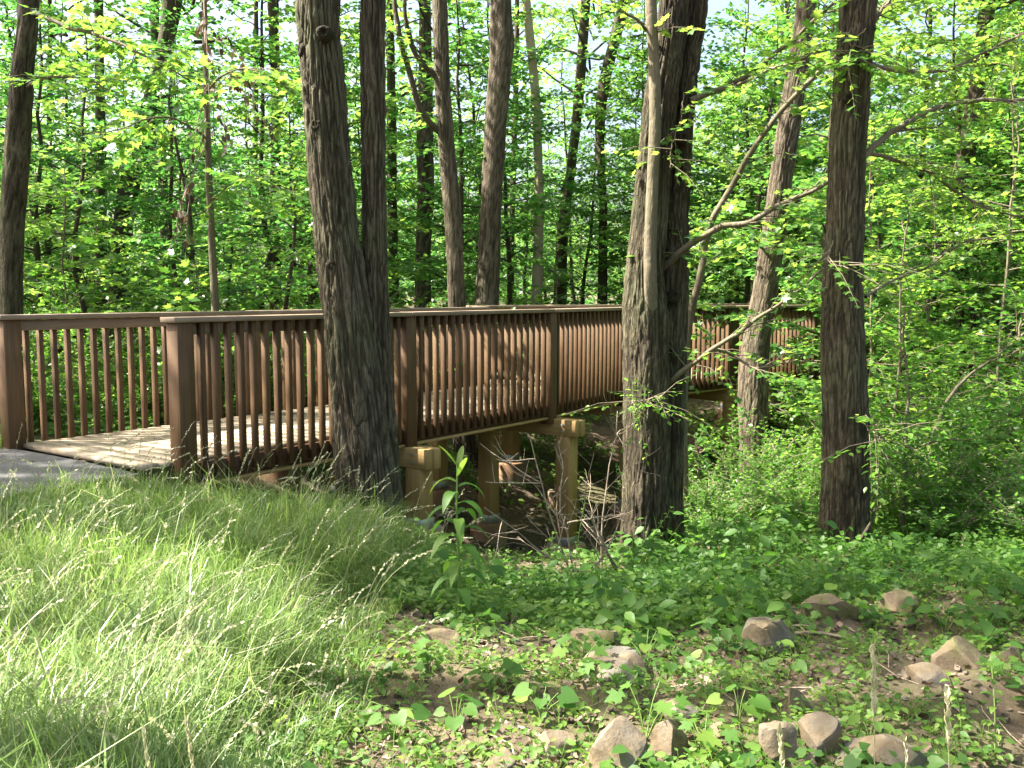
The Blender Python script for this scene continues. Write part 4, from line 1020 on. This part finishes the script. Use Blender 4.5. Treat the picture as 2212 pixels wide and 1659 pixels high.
# seed stalks standing above the grass
mb = MB(); 
def seed_stalk(mb, base, h, az, bend, r_, heads=14, sz=.012, stem=.0014, arch=1.0):
    n = 9; t = np.linspace(0, 1, n); hd = np.array([math.cos(az), math.sin(az), 0])
    a = bend * t * 1.6; P = base + hd * (h * (1 - np.cos(a)) / (bend * 1.6))[:, None] + np.array([0, 0, 1.]) * (h * np.sin(a) / (bend * 1.6))[:, None]
    V, F = tube(P, np.linspace(stem, stem * .5, n), 3); mb.add(V, F, .2)
    for q in np.linspace(.72, 1.0, heads):
        c = np.array([np.interp(q, t, P[:, k]) for k in range(3)]); d = norm(np.array([np.interp(min(q + .05, 1), t, P[:, k]) - np.interp(q - .05, t, P[:, k]) for k in range(3)]))
        o_ = norm(r_.normal(0, 1, 3)); dd = norm(d + .55 * o_)
        V, F, _ = leaf_geo(c[None], dd[None], o_[None], np.array([sz * r_.uniform(.8, 1.5)]), (T_RHOMB[0] * [1.0, 1, 1], T_RHOMB[1]), np.zeros(1)); mb.add(V, F, r_.random())
x, y = scatter(900, -4.5, -.4, 2.2, 7.4, 1.2); k = in_grass(x, y) & (np.abs(x) < y * .6 + .4); x, y = x[k][:300], y[k][:300]; z = ground(x, y)
for i in range(len(x)):
    seed_stalk(mb, np.array([x[i], y[i], z[i]]), r_.uniform(.38, .62), r_.uniform(-1.8, 1.2), r_.uniform(.3, 1.1), r_, 12, .014)
tag(link("seeding_grass", mb.mesh("seeding_grass", M['seed'])), "pale arching seed stalks rising over the long grass", "grass", kind='stuff')

# ------------------------------------------------------------------ forest floor: litter, pebbles, low leafy cover
def in_floor(x, y): return x > bound_x(y) - .1 + .16 * noise2(x * 1.7, y * 1.7, 21)
x, y = scatter(34000, -1.4, 6.5, 2.1, 14, 1.5); k = in_floor(x, y) & (np.abs(x) < y * .62 + .5); x, y = x[k], y[k]
n = len(x); z = ground(x, y) + r_.uniform(.002, .02, n)
dr = r_.normal(0, 1, (n, 3)); dr[:, 2] *= .25; nr = np.array([0, 0, 1.]) + r_.normal(0, .45, (n, 3))
T_CURL = (np.array([[0, 0, .06], [-.28, .3, .14], [-.2, .75, .08], [0, 1, .16], [.22, .7, .05], [.27, .3, .12], [0, .5, 0]]), np.array([[6, i, (i + 1) % 6] for i in range(6)])[:, ::-1])
V, F, a = leaf_geo(np.stack([x, y, z], -1), dr, nr, r_.uniform(.02, .055, n), T_CURL, r_.beta(1.6, 1.8, n))
tag(link("leaf_litter", np_mesh("leaf_litter", V, F, M['dead'], False, a)), "brown dead leaves scattered over the bare ground", "leaf litter", kind='stuff')
n = len(DECK_LEAVES); dr = r_.normal(0, 1, (n, 3)); dr[:, 2] *= .15
V, F, a = leaf_geo(DECK_LEAVES, dr, np.array([0, 0, 1.]) + r_.normal(0, .2, (n, 3)), r_.uniform(.015, .05, n), T_CURL, r_.beta(1.6, 1.8, n))
tag(link("fallen_leaves", np_mesh("fallen_leaves", V, F, M['dead'], False, a)), "scattered dead leaves lying on the bridge deck and path", "leaf litter", kind='stuff')
mb = MB()
x, y = scatter(700, -1.0, 6.0, 2.2, 12, 1.4); k = in_floor(x, y); x, y = x[k], y[k]
for i in range(len(x)):
    a = r_.uniform(0, 6.28); L = r_.uniform(.06, .4); z0 = gz(x[i], y[i]); d = np.array([math.cos(a), math.sin(a), 0]); P = [np.array([x[i], y[i], z0 + .012]) + d * L * t + r_.normal(0, .01, 3) for t in (0, .35, .7, 1)]
    for p in P: p[2] = gz(p[0], p[1]) + .012 + r_.uniform(0, .01)
    V, F = tube(P, np.linspace(r_.uniform(.002, .006), .0015, 4), 4); mb.add(V, F)
tag(link("twig_litter", mb.mesh("twig_litter", M['twig'], True)), "small dry twigs lying over the ground", "twigs", kind='stuff')

def rock_mesh(sx, sy, sz, seed, rough=.22, mat='rock'):
    import bmesh
    bm = bmesh.new(); bmesh.ops.create_icosphere(bm, subdivisions=4, radius=1.0)
    V = np.array([v.co[:] for v in bm.verts]); F = np.array([[v.index for v in f.verts] for f in bm.faces]); bm.free()
    r2 = np.random.default_rng(seed)
    V = V * (1 + .14 * fbm(V * 1.1 + seed, seed, 2)[:, None])
    for _ in range(20):                         # flat fracture faces
        d = norm(r2.normal(0, 1, 3)); c = r2.uniform(.44, .80); s = V @ d; V = V - np.where(s > c, (s - c) * .985, 0)[:, None] * d
    V = V * (1 + .035 * fbm(V * 4 + seed, seed + 4, 3)[:, None])
    V = V / np.abs(V).max(0) * np.array([sx, sy, sz])
    me = np_mesh("rock", V, F, M[mat], True); me.set_sharp_from_angle(angle=math.radians(28)); return me
# pebbles
peb = [rock_mesh(1, .85, .6, 900 + i) for i in range(1)]
bmV = np.zeros(len(peb[0].vertices) * 3, np.float32)
import bmesh as _bm
b_ = _bm.new(); _bm.ops.create_icosphere(b_, subdivisions=1, radius=1.0); PV0 = np.array([v.co[:] for v in b_.verts]); PF0 = np.array([[v.index for v in f.verts] for f in b_.faces]); b_.free()
mb = MB(); x, y = scatter(900, -.9, 5.0, 2.2, 9, 1.5); k = in_floor(x, y); x, y = x[k], y[k]; z = ground(x, y)
for i in range(len(x)):
    s = .008 + .03 * r_.random() ** 3; Q = PV0 * (1 + .25 * r_.normal(0, 1, (len(PV0), 1))) * np.array([s, s * .8, s * .6]); a = r_.uniform(0, 6.28)
    Q = np.stack([Q[:, 0] * math.cos(a) - Q[:, 1] * math.sin(a), Q[:, 0] * math.sin(a) + Q[:, 1] * math.cos(a), Q[:, 2]], -1); mb.add(Q + [x[i], y[i], z[i] + s * .2], PF0)
tag(link("pebbles", mb.mesh("pebbles", M['rock'])), "small tan pebbles strewn on the bare slope", "pebbles", kind='stuff')
ROCKS = []
def ground_hit(x, y):
    z = -.5
    for _ in range(12): p = hit(x, y, z); z = .5 * z + .5 * gz(p[0], p[1])
    p = hit(x, y, z); return p
def rock(xc, yb, w, h, label, seed, rz=0., mat='rock', deep=.8):
    """picture position of the foot, width and height -> a rock sitting on the ground there"""
    p = ground_hit(xc, yb); dist = p[1]; sx = w / 2 / 2000 * dist * 1.15; sz = h / 2000 * dist * .85
    p = p + np.array([0, sx * deep * .6, 0]); g = gz(p[0], p[1])
    o = link("rock", rock_mesh(sx, sx * deep, sz, seed, mat=mat), None, (p[0], p[1], g - sz * .02)); o.rotation_euler = (.1 * math.sin(seed), .12 * math.cos(seed * 2.), rz)
    tag(o, label, "rock"); ROCKS.append((p[0], p[1], max(sx, sx * deep))); return o
rock(1656, 1420, 125, 85, "rounded pale boulder sitting in dead leaves behind sticks, right of centre", 1, .1)
rock(1345, 1665, 190, 125, "largest angular grey-tan rock at the bottom edge of the picture", 2, .2)
rock(1452, 1645, 85, 110, "dark cracked rock leaning on the largest rock's right side", 3, .5)
rock(1318, 1480, 165, 90, "flat pale slab half covered by heart-shaped leaves", 4, -.3, deep=1.2)
rock(1285, 1405, 110, 42, "low mossy stone behind the flat pale slab", 5, .2, 'rock_moss')
rock(1108, 1285, 62, 55, "upright brown stone among leaves near the tall weed", 6, .1)
rock(1068, 1300, 50, 40, "small dark stone left of the upright brown stone", 7, .6, 'rock_moss')
rock(1690, 1665, 85, 120, "tall narrow tan rock in the bottom rock pile", 8, .3)
rock(1778, 1640, 95, 100, "rock with a sharp lit edge, right side of the bottom rock pile", 9, -.4)
rock(1735, 1690, 60, 60, "small rock in front of the bottom rock pile", 10, .2)
rock(1725, 1545, 75, 70, "dull grey rock above the bottom rock pile", 11, .7, 'rock_moss')
rock(1483, 1555, 110, 45, "low brown stone between the boulder and the bottom rocks", 12, .0)
rock(1960, 1665, 260, 85, "broad flat ledge of tan rock at the bottom right", 13, .1, deep=.6)
rock(2105, 1450, 140, 90, "brown clod of bare earth and stone on the right bank", 14, .3, 'rock_moss')
rock(2195, 1440, 80, 85, "tan stone cut by the right edge of the picture", 15, .2)
rock(2015, 1480, 100, 60, "grey stone in front of the brown clod", 16, -.2)
rock(1815, 1340, 130, 60, "mossy bank stone below the right trunk", 17, .1, 'rock_moss')
rock(1630, 1455, 34, 30, "small pale stone below the rounded boulder", 18, .4)
rock(1190, 1640, 95, 60, "sunlit pale rock left of the largest rock", 19, .2)
rock(1080, 1668, 70, 50, "small sunlit rock at the bottom edge left of centre", 20, .5)
rock(930, 1400, 110, 40, "flat mossy stone at the edge of the long grass", 21, -.2, 'rock_moss')
rock(1960, 1330, 90, 50, "stone on the right bank behind the mossy bank stone", 22, .3, 'rock_moss')
rock(1560, 1600, 80, 45, "low stone under leaves left of the bottom rock pile", 23, .9, 'rock_moss')
rock(1040, 1485, 70, 30, "small flat stone in the leafy ground below the tall weed", 24, .2, 'rock_moss')

# low leafy cover
def cover(n, x0, x1, y0, y1, size, hgt, per, tm, seed, thr, bias=1.3, name="ground_cover", label="", sc_=1.1, cond=None, floor=True):
    r2 = np.random.default_rng(seed); y = y0 + (y1 - y0) * r2.random(n) ** bias; x = x0 + (x1 - x0) * r2.random(n)
    k = (in_floor(x, y) | (not floor)) & (noise2(x * sc_, y * sc_, seed, 2) > thr) & (np.abs(x) < y * .62 + .6)
    if cond is not None: k &= cond(x, y)
    x, y = x[k], y[k]; z = ground(x, y); m = len(x)
    R = r2.uniform(.25, 1, (m, per)); A = (np.arange(per)[None] * 2.4 + r2.uniform(0, 6.28, (m, 1))) + r2.normal(0, .3, (m, per))
    H = hgt * (.35 + .75 * r2.random((m, 1))) * r2.uniform(.5, 1.1, (m, per)); spread = (.05 + .5 * H)
    px = x[:, None] + np.cos(A) * R * spread; py = y[:, None] + np.sin(A) * R * spread; pz = z[:, None] + H
    dr = np.stack([np.cos(A), np.sin(A), r2.normal(-.15, .25, A.shape)], -1).reshape(-1, 3) + r2.normal(0, .25, (m * per, 3))
    nr = np.array([0, 0, 1.]) + r2.normal(0, .3, (m * per, 3)) + np.array([0, -.25, 0])
    S = size * r2.uniform(.55, 1.25, m * per)
    tip = np.stack([px, py, pz], -1).reshape(-1, 3)
    V, F, a = leaf_geo(tip, dr, nr, S, tm, np.clip(np.repeat(r2.beta(2, 2, m), per) * .6 + r2.random(m * per) * .4, 0, 1))
    # thin stalks, three-sided
    b = np.repeat(np.stack([x, y, z], -1), per, 0); w = .0012
    o1 = np.array([w, 0, 0]); SV = np.stack([b - o1, b + o1, tip + o1, tip - o1], 1).reshape(-1, 3); q = np.arange(len(tip))[:, None] * 4 + np.array([[0, 1, 2, 3]])
    tag(link(name, np_mesh(name, np.vstack([V, SV]), [F, q + len(V)], M['cover'], False, np.concatenate([a, np.full(len(SV), .6)]))), label, "ground cover", kind='stuff')
cover(3000, -1.0, 5.5, 2.3, 8.5, .055, .11, 4, T_HEART, 51, -.15, 1.4, label="low heart-leaved plants carpeting the stony slope")
cover(4600, -.7, 6.5, 4.6, 10.0, .052, .20, 7, T_OVAL, 52, -.16, 1.0, name="leafy_ground_cover", label="dense leafy undergrowth in front of the creek trees",
      cond=lambda x, y: (y > 5.6 - .12 * x + .3 * noise2(x * 2, y * 2, 4)) & ~((x > -.9) & (x < .95) & (y > 6.25)) & ~((x > -1.2) & (x < 1.6) & (y > 8.6)))
cover(5600, -1.2, 6.0, 2.3, 9.0, .034, .085, 6, T_OVAL, 53, -.22, 1.2, name="seedling_cover", label="tiny green seedlings dotted over the leaf litter", sc_=1.8)
cover(420, -.3, 6.0, 4.4, 9.0, .10, .30, 6, T_OVAL, 57, -.1, 1.0, name="broad_ground_cover", label="taller broad-leaved plants rising out of the undergrowth", cond=lambda x, y: ~((x > -.9) & (x < .95) & (y > 5.9)))
cover(1700, 2.0, 7.0, 3.0, 8.5, .05, .22, 7, T_OVAL, 54, -.1, 1.0, name="bank_cover", label="leafy plants on the right bank", cond=lambda x, y: x > 2.3 + .25 * (7 - y) * .2)
cover(1200, -.8, 1.4, 5.0, 6.8, .05, .12, 6, T_OVAL, 55, -.25, 1.0, name="creeper_cover", label="five-leaved creeper spreading below the tall weed")
cover(2200, -4, 4.5, 12.5, 22, .09, .22, 6, T_OVAL, 56, -.2, 1.0, name="woodland_cover", label="green woodland plants behind the bridge")

cover(2000, -10, -1.2, 9.3, 17, .10, .30, 6, T_OVAL, 58, -.5, 1.0, name="woodland_cover", label="green woodland plants behind the left railing", floor=False,
      cond=lambda x, y: (path_uv(x, y)[1] > 2.3))
# individual large-leaved plants in the foreground
def leaf_plant(xp, yp, n, size, h, seed, label, tm=T_HEART, name="broadleaf_plant"):
    r2 = np.random.default_rng(seed); p = ground_hit(xp, yp); g = gz(p[0], p[1]); e = empty(name, (p[0], p[1], g), 0, label, "plant")
    for i in range(n):
        a = i * 2.4 + r2.uniform(-.4, .4); hh = h * r2.uniform(.6, 1.1); o_ = np.array([math.cos(a), math.sin(a), 0]) * r2.uniform(.25, .6) * h
        P = spline([[0, 0, -.01], o_ * .4 + [0, 0, hh * .6], o_ + [0, 0, hh]], 6); mb = MB(); V, F = tube(P, np.linspace(.0022, .0014, 6), 4); mb.add(V, F)
        link("stalk", mb.mesh("stalk", M['stem'], True), e)
        V, F, aa = leaf_geo(P[-1][None], (norm(o_) + [0, 0, -.25])[None], (np.array([0, -.3, 1.]) + r2.normal(0, .2, 3))[None], np.array([size * r2.uniform(.5, 1.05)]), tm, np.array([r2.uniform(.3, .9)]))
        link("leaf", np_mesh("leaf", V, F, M['cover'], False, aa), e)
leaf_plant(1395, 1440, 6, .085, .16, 1, "heart-leaved plant growing over the flat pale slab")
leaf_plant(1395, 1600, 6, .085, .20, 2, "maple-leaved seedling in front of the largest rock", T_MAPLE, "maple_seedling")
leaf_plant(1170, 1560, 6, .09, .14, 3, "sunlit heart-leaved plant between two pale rocks")
leaf_plant(850, 1600, 6, .09, .12, 4, "bright round-leaved plant at the foot of the long grass")
leaf_plant(985, 1590, 7, .085, .13, 5, "sunlit round-leaved plant left of the pale rocks")
leaf_plant(1595, 1560, 7, .10, .12, 6, "large-leaved plant above the low stone")
leaf_plant(1700, 1470, 6, .09, .10, 7, "creeping plant below the rounded boulder")
leaf_plant(1060, 1500, 6, .08, .13, 8, "round-leaved plant beside the small flat stone")
leaf_plant(1520, 1640, 6, .10, .14, 9, "sunlit lobed plant at the bottom edge near the rock pile", T_MAPLE, "maple_seedling")
leaf_plant(1310, 1350, 7, .09, .18, 10, "dark-leaved plant below the stem clump", T_OVAL)
leaf_plant(2040, 1380, 5, .10, .16, 11, "dark broad-leaved plant on the right bank", T_HEART)
leaf_plant(1640, 1200, 6, .08, .30, 12, "pale sunlit sprout at the foot of the stem clump", T_OVAL)
leaf_plant(1255, 1460, 6, .08, .15, 13, "lobed seedling left of the flat pale slab", T_MAPLE, "maple_seedling")
leaf_plant(1880, 1600, 6, .07, .12, 14, "small leafy plant behind the broad flat ledge", T_OVAL)

# tall weed with whorled leaves
r_ = np.random.default_rng(12)
pw = ground_hit(992, 1345); gw = gz(pw[0], pw[1])
tw_ = empty("tall_weed", (pw[0], pw[1], gw), 0, "tall single-stemmed weed with drooping lance-shaped leaves in front of the bridge pilings", "plant")
topz = at(988, 1000, pw[1])[2] - gw
P = spline([[0, 0, -.02], [.0, 0, topz * .35], [-.01, 0, topz * .7], [-.005, 0, topz]], 14); mb = MB(); V, F = tube(P, np.linspace(.0085, .005, 14), 7); mb.add(V, F); link("stem", mb.mesh("stem", M['stem'], True), tw_)
def lance(base, az, L, w, rise, droop):
    n = 8; t = np.linspace(0, 1, n); o_ = np.array([math.cos(az), math.sin(az), 0]); c = base + o_ * (L * (t - .15 * t * t))[:, None] + np.array([0, 0, 1.]) * (L * (rise * t - droop * t * t))[:, None]
    sdv = np.array([-o_[1], o_[0], 0]); ww = w * np.sin(np.pi * np.clip(t * .93 + .07, 0, 1)) ** .8; up = np.array([0, 0, .25])
    V = np.stack([c - sdv * ww[:, None] + up * ww[:, None], c, c + sdv * ww[:, None] + up * ww[:, None]], 1).reshape(-1, 3); i = np.arange(n - 1)[:, None] * 3
    return V, np.concatenate([np.concatenate([i, i + 1, i + 4, i + 3], 1), np.concatenate([i + 1, i + 2, i + 5, i + 4], 1)])
for i in range(26):
    f = .15 + .83 * i / 25; b = np.array([np.interp(f * topz, P[:, 2], P[:, k]) for k in range(2)] + [f * topz]); az = i * 2.4 + .3
    L = .24 * (1 - .3 * abs(f - .55) * 2) if f < .9 else .14; V, F = lance(b, az, L, .030 if f < .9 else .018, .55 if f < .9 else 1.3, .95 if f < .9 else .4)
    link("leaf", np_mesh("leaf", V, F, M['cover'], True, np.full(len(V), .55 + .5 * (f > .88))), tw_)

# smaller upright weeds
def weed(xp, yp, h, n, L, seed, label, w=.014):
    r2 = np.random.default_rng(seed); p = ground_hit(xp, yp); g = gz(p[0], p[1]); e = empty("leafy_weed", (p[0], p[1], g), 0, label, "plant")
    ln = r2.normal(0, .08, 2); P = spline([[0, 0, -.02], [ln[0] * .3, ln[1] * .3, h * .5], [ln[0], ln[1], h]], 9); mb = MB(); V, F = tube(P, np.linspace(.004, .002, 9), 5); mb.add(V, F); link("stem", mb.mesh("stem", M['stem'], True), e)
    for i in range(n):
        f = .2 + .8 * i / (n - 1); b = np.array([np.interp(f * h, P[:, 2], P[:, k]) for k in range(2)] + [f * h]); V, F = lance(b, i * 2.4 + seed, L * r2.uniform(.7, 1.1), w, .6, .7)
        link("leaf", np_mesh("leaf", V, F, M['cover'], True, np.full(len(V), r2.uniform(.5, 1))), e)
weed(1185, 1290, .42, 14, .07, 1, "leafy weed in front of the pilings, right of the tall weed", .02)
weed(1150, 1300, .30, 12, .06, 2, "shorter leafy weed beside the pilings' weed", .018)
weed(1395, 1230, .55, 16, .06, 3, "climbing leafy weed against the stem clump's foot", .018)
weed(1725, 1130, .75, 12, .09, 4, "sunlit upright weed glowing in the dark below the bridge", .03)
weed(1755, 1120, .60, 11, .09, 5, "shorter sunlit weed beside the right trunk's left side", .03)
weed(1240, 1270, .6, 18, .05, 6, "weed threaded through the dead shrub", .015)
weed(1655, 1180, .35, 10, .07, 7, "pale weed right of the stem clump's base", .024)

# dead shrub in front of the pilings
r_ = np.random.default_rng(33)
pd_ = at(1240, 1235, 7.2); pd_[2] = gz(pd_[0], pd_[1])
ds = empty("dead_shrub", pd_, 0, "leafless pale dead shrub with tangled twigs in front of the bridge pilings", "shrub")
def dead_branch(p0, p1, r0, depth, mb):
    n = 7; t = np.linspace(0, 1, n)[:, None]; L = np.linalg.norm(p1 - p0); P = p0 + (p1 - p0) * t + np.cumsum(r_.normal(0, .028 * L, (n, 3)), 0) * t
    V, F = tube(P, np.linspace(r0, max(r0 * .4, .0012), n), 5); mb.add(V, F)
    if depth > 0:
        for k in range(r_.integers(3, 6)):
            j = r_.integers(1, n - 1); d = norm(norm(p1 - p0) * .7 + r_.normal(0, .6, 3)); dead_branch(P[j], P[j] + d * L * r_.uniform(.25, .6), max(r0 * .5, .0015), depth - 1, mb)
for (x0, y0, x1, y1, Ya, Yb) in [(1235, 1240, 1120, 960, 7.2, 7.0), (1240, 1240, 1215, 975, 7.2, 7.1), (1190, 1260, 1225, 1120, 7.0, 6.9), (1240, 1230, 1060, 1085, 7.2, 6.9), (1330, 1190, 1240, 1060, 7.3, 7.0), (1340, 1210, 1255, 1100, 7.3, 7.1), (1280, 1200, 1400, 1080, 7.2, 7.0), (1225, 1130, 1330, 1100, 6.9, 7.0), (1300, 1200, 1290, 900, 7.4, 7.4)]:
    mb = MB(); p0 = at(x0, y0, Ya); p0[2] = min(p0[2], gz(p0[0], p0[1]) + .02) if y0 > 1180 else p0[2]
    dead_branch(p0, at(x1, y1, Yb), .009, 2, mb); link("branch", mb.mesh("branch", M['twig'], True, pd_), ds)

# fallen branches on the ground
def fallen(lst, r0, r1, label, mat='twig', lift=None):
    pts = []
    for i, (x, y) in enumerate(lst):
        p = ground_hit(x, y); p[2] = gz(p[0], p[1]) + r0 * .6 + (lift[i] if lift else 0); pts.append(p)
    P = spline(pts, 20); b = P[0].copy(); mb = MB(); V, F = tube(P, np.linspace(r0, r1, 20) * (1 + .12 * np.sin(np.arange(20) * 1.9)), 8); mb.add(V, F)
    tag(link("fallen_branch", mb.mesh("fallen_branch", M[mat], True, b), None, b), label, "branch")
fallen([(1915, 1470), (1940, 1462), (2010, 1475), (2100, 1500)], .010, .005, "thin stick on the bare right slope")
fallen([(1715, 1372), (1770, 1370), (1850, 1385)], .012, .006, "pale stick lying right of the rounded boulder")
fallen([(1690, 1330), (1692, 1352), (1715, 1400), (1725, 1440)], .012, .006, "bent dark stick touching the rounded boulder", 'bark_dark')
fallen([(1570, 1390), (1630, 1372), (1690, 1362)], .010, .006, "stick lying behind the rounded boulder")
fallen([(1560, 1365), (1600, 1345), (1640, 1375)], .010, .005, "curved twig left of the rounded boulder", 'bark_dark')
fallen([(1080, 1560), (1160, 1590), (1250, 1640), (1300, 1655)], .009, .005, "long pale stick crossing below the largest rock")
fallen([(1020, 1385), (1045, 1400), (1060, 1440), (1075, 1490)], .007, .003, "thin pale stick below the tall weed")
fallen([(1760, 1290), (1830, 1240), (1880, 1195), (1895, 1140)], .016, .008, "dark curved branch rising beside the right trunk's foot", 'bark_dark', [0, .12, .25, .42])
fallen([(1930, 1245), (1990, 1215), (2030, 1240)], .015, .010, "arched brown branch on the right bank", 'bark_dark', [0, .08, 0])
fallen([(2070, 1250), (2078, 1200), (2090, 1150)], .012, .009, "short upright broken stick on the right bank", 'twig', [0, .1, .22])

# seed heads standing close to the camera
def near_stalk(xb, yb, xt, yt, Y, label, seed, sz=.03, heads=22):
    r2 = np.random.default_rng(seed); t = at(xt, yt, Y); g = gz(t[0], Y); b = np.array([t[0] + .02, Y, g]); h = t[2] - g; mb = MB()
    P = spline([b, (b + t) / 2 + [.01, 0, 0], t], 10); V, F = tube(P, np.linspace(.002, .0012, 10), 5); mb.add(V, F, .1)
    for q in np.linspace(.70, 1.0, heads):
        c = np.array([np.interp(q, np.linspace(0, 1, 10), P[:, k]) for k in range(3)]); o_ = norm(r2.normal(0, 1, 3) * [1, 1, .3]); V, F, _ = leaf_geo(c[None], norm(np.array([0, 0, 1.]) + .35 * o_)[None], o_[None], np.array([sz * r2.uniform(.6, 1.1)]), (T_OVAL[0] * [.8, 1, 1], T_OVAL[1]), np.zeros(1)); mb.add(V, F, r2.random())
    tag(link("seed_stalk", mb.mesh("seed_stalk", M['seed'], False, b), None, b), label, "grass stalk")
near_stalk(1915, 1640, 1884, 1400, 2.6, "tallest pale grass seed head at the bottom right", 1, .034, 30)
near_stalk(1700, 1650, 1682, 1575, 2.5, "short pale seed head in front of the bottom rock pile", 2, .03, 20)
near_stalk(2060, 1650, 2045, 1500, 2.5, "pale seed head at the right of the tallest one", 3, .032, 28)
near_stalk(1960, 1650, 1955, 1600, 2.4, "small seed head over the broad flat ledge", 4, .02, 14)
near_stalk(315, 1650, 310, 1580, 2.3, "fuzzy tan seed plume at the bottom left", 5, .02, 30)
near_stalk(400, 1650, 402, 1555, 2.3, "second fuzzy tan seed plume, right of the first", 6, .02, 30)
weed(2150, 1640, .35, 16, .06, 21, "leafy spray with small pale leaves at the bottom right corner", .012)
weed(2080, 1600, .30, 16, .05, 22, "leafy spray left of the bottom right corner", .012)
print("objects", len(bpy.data.objects), "tris", sum(len(m.polygons) for m in bpy.data.meshes))
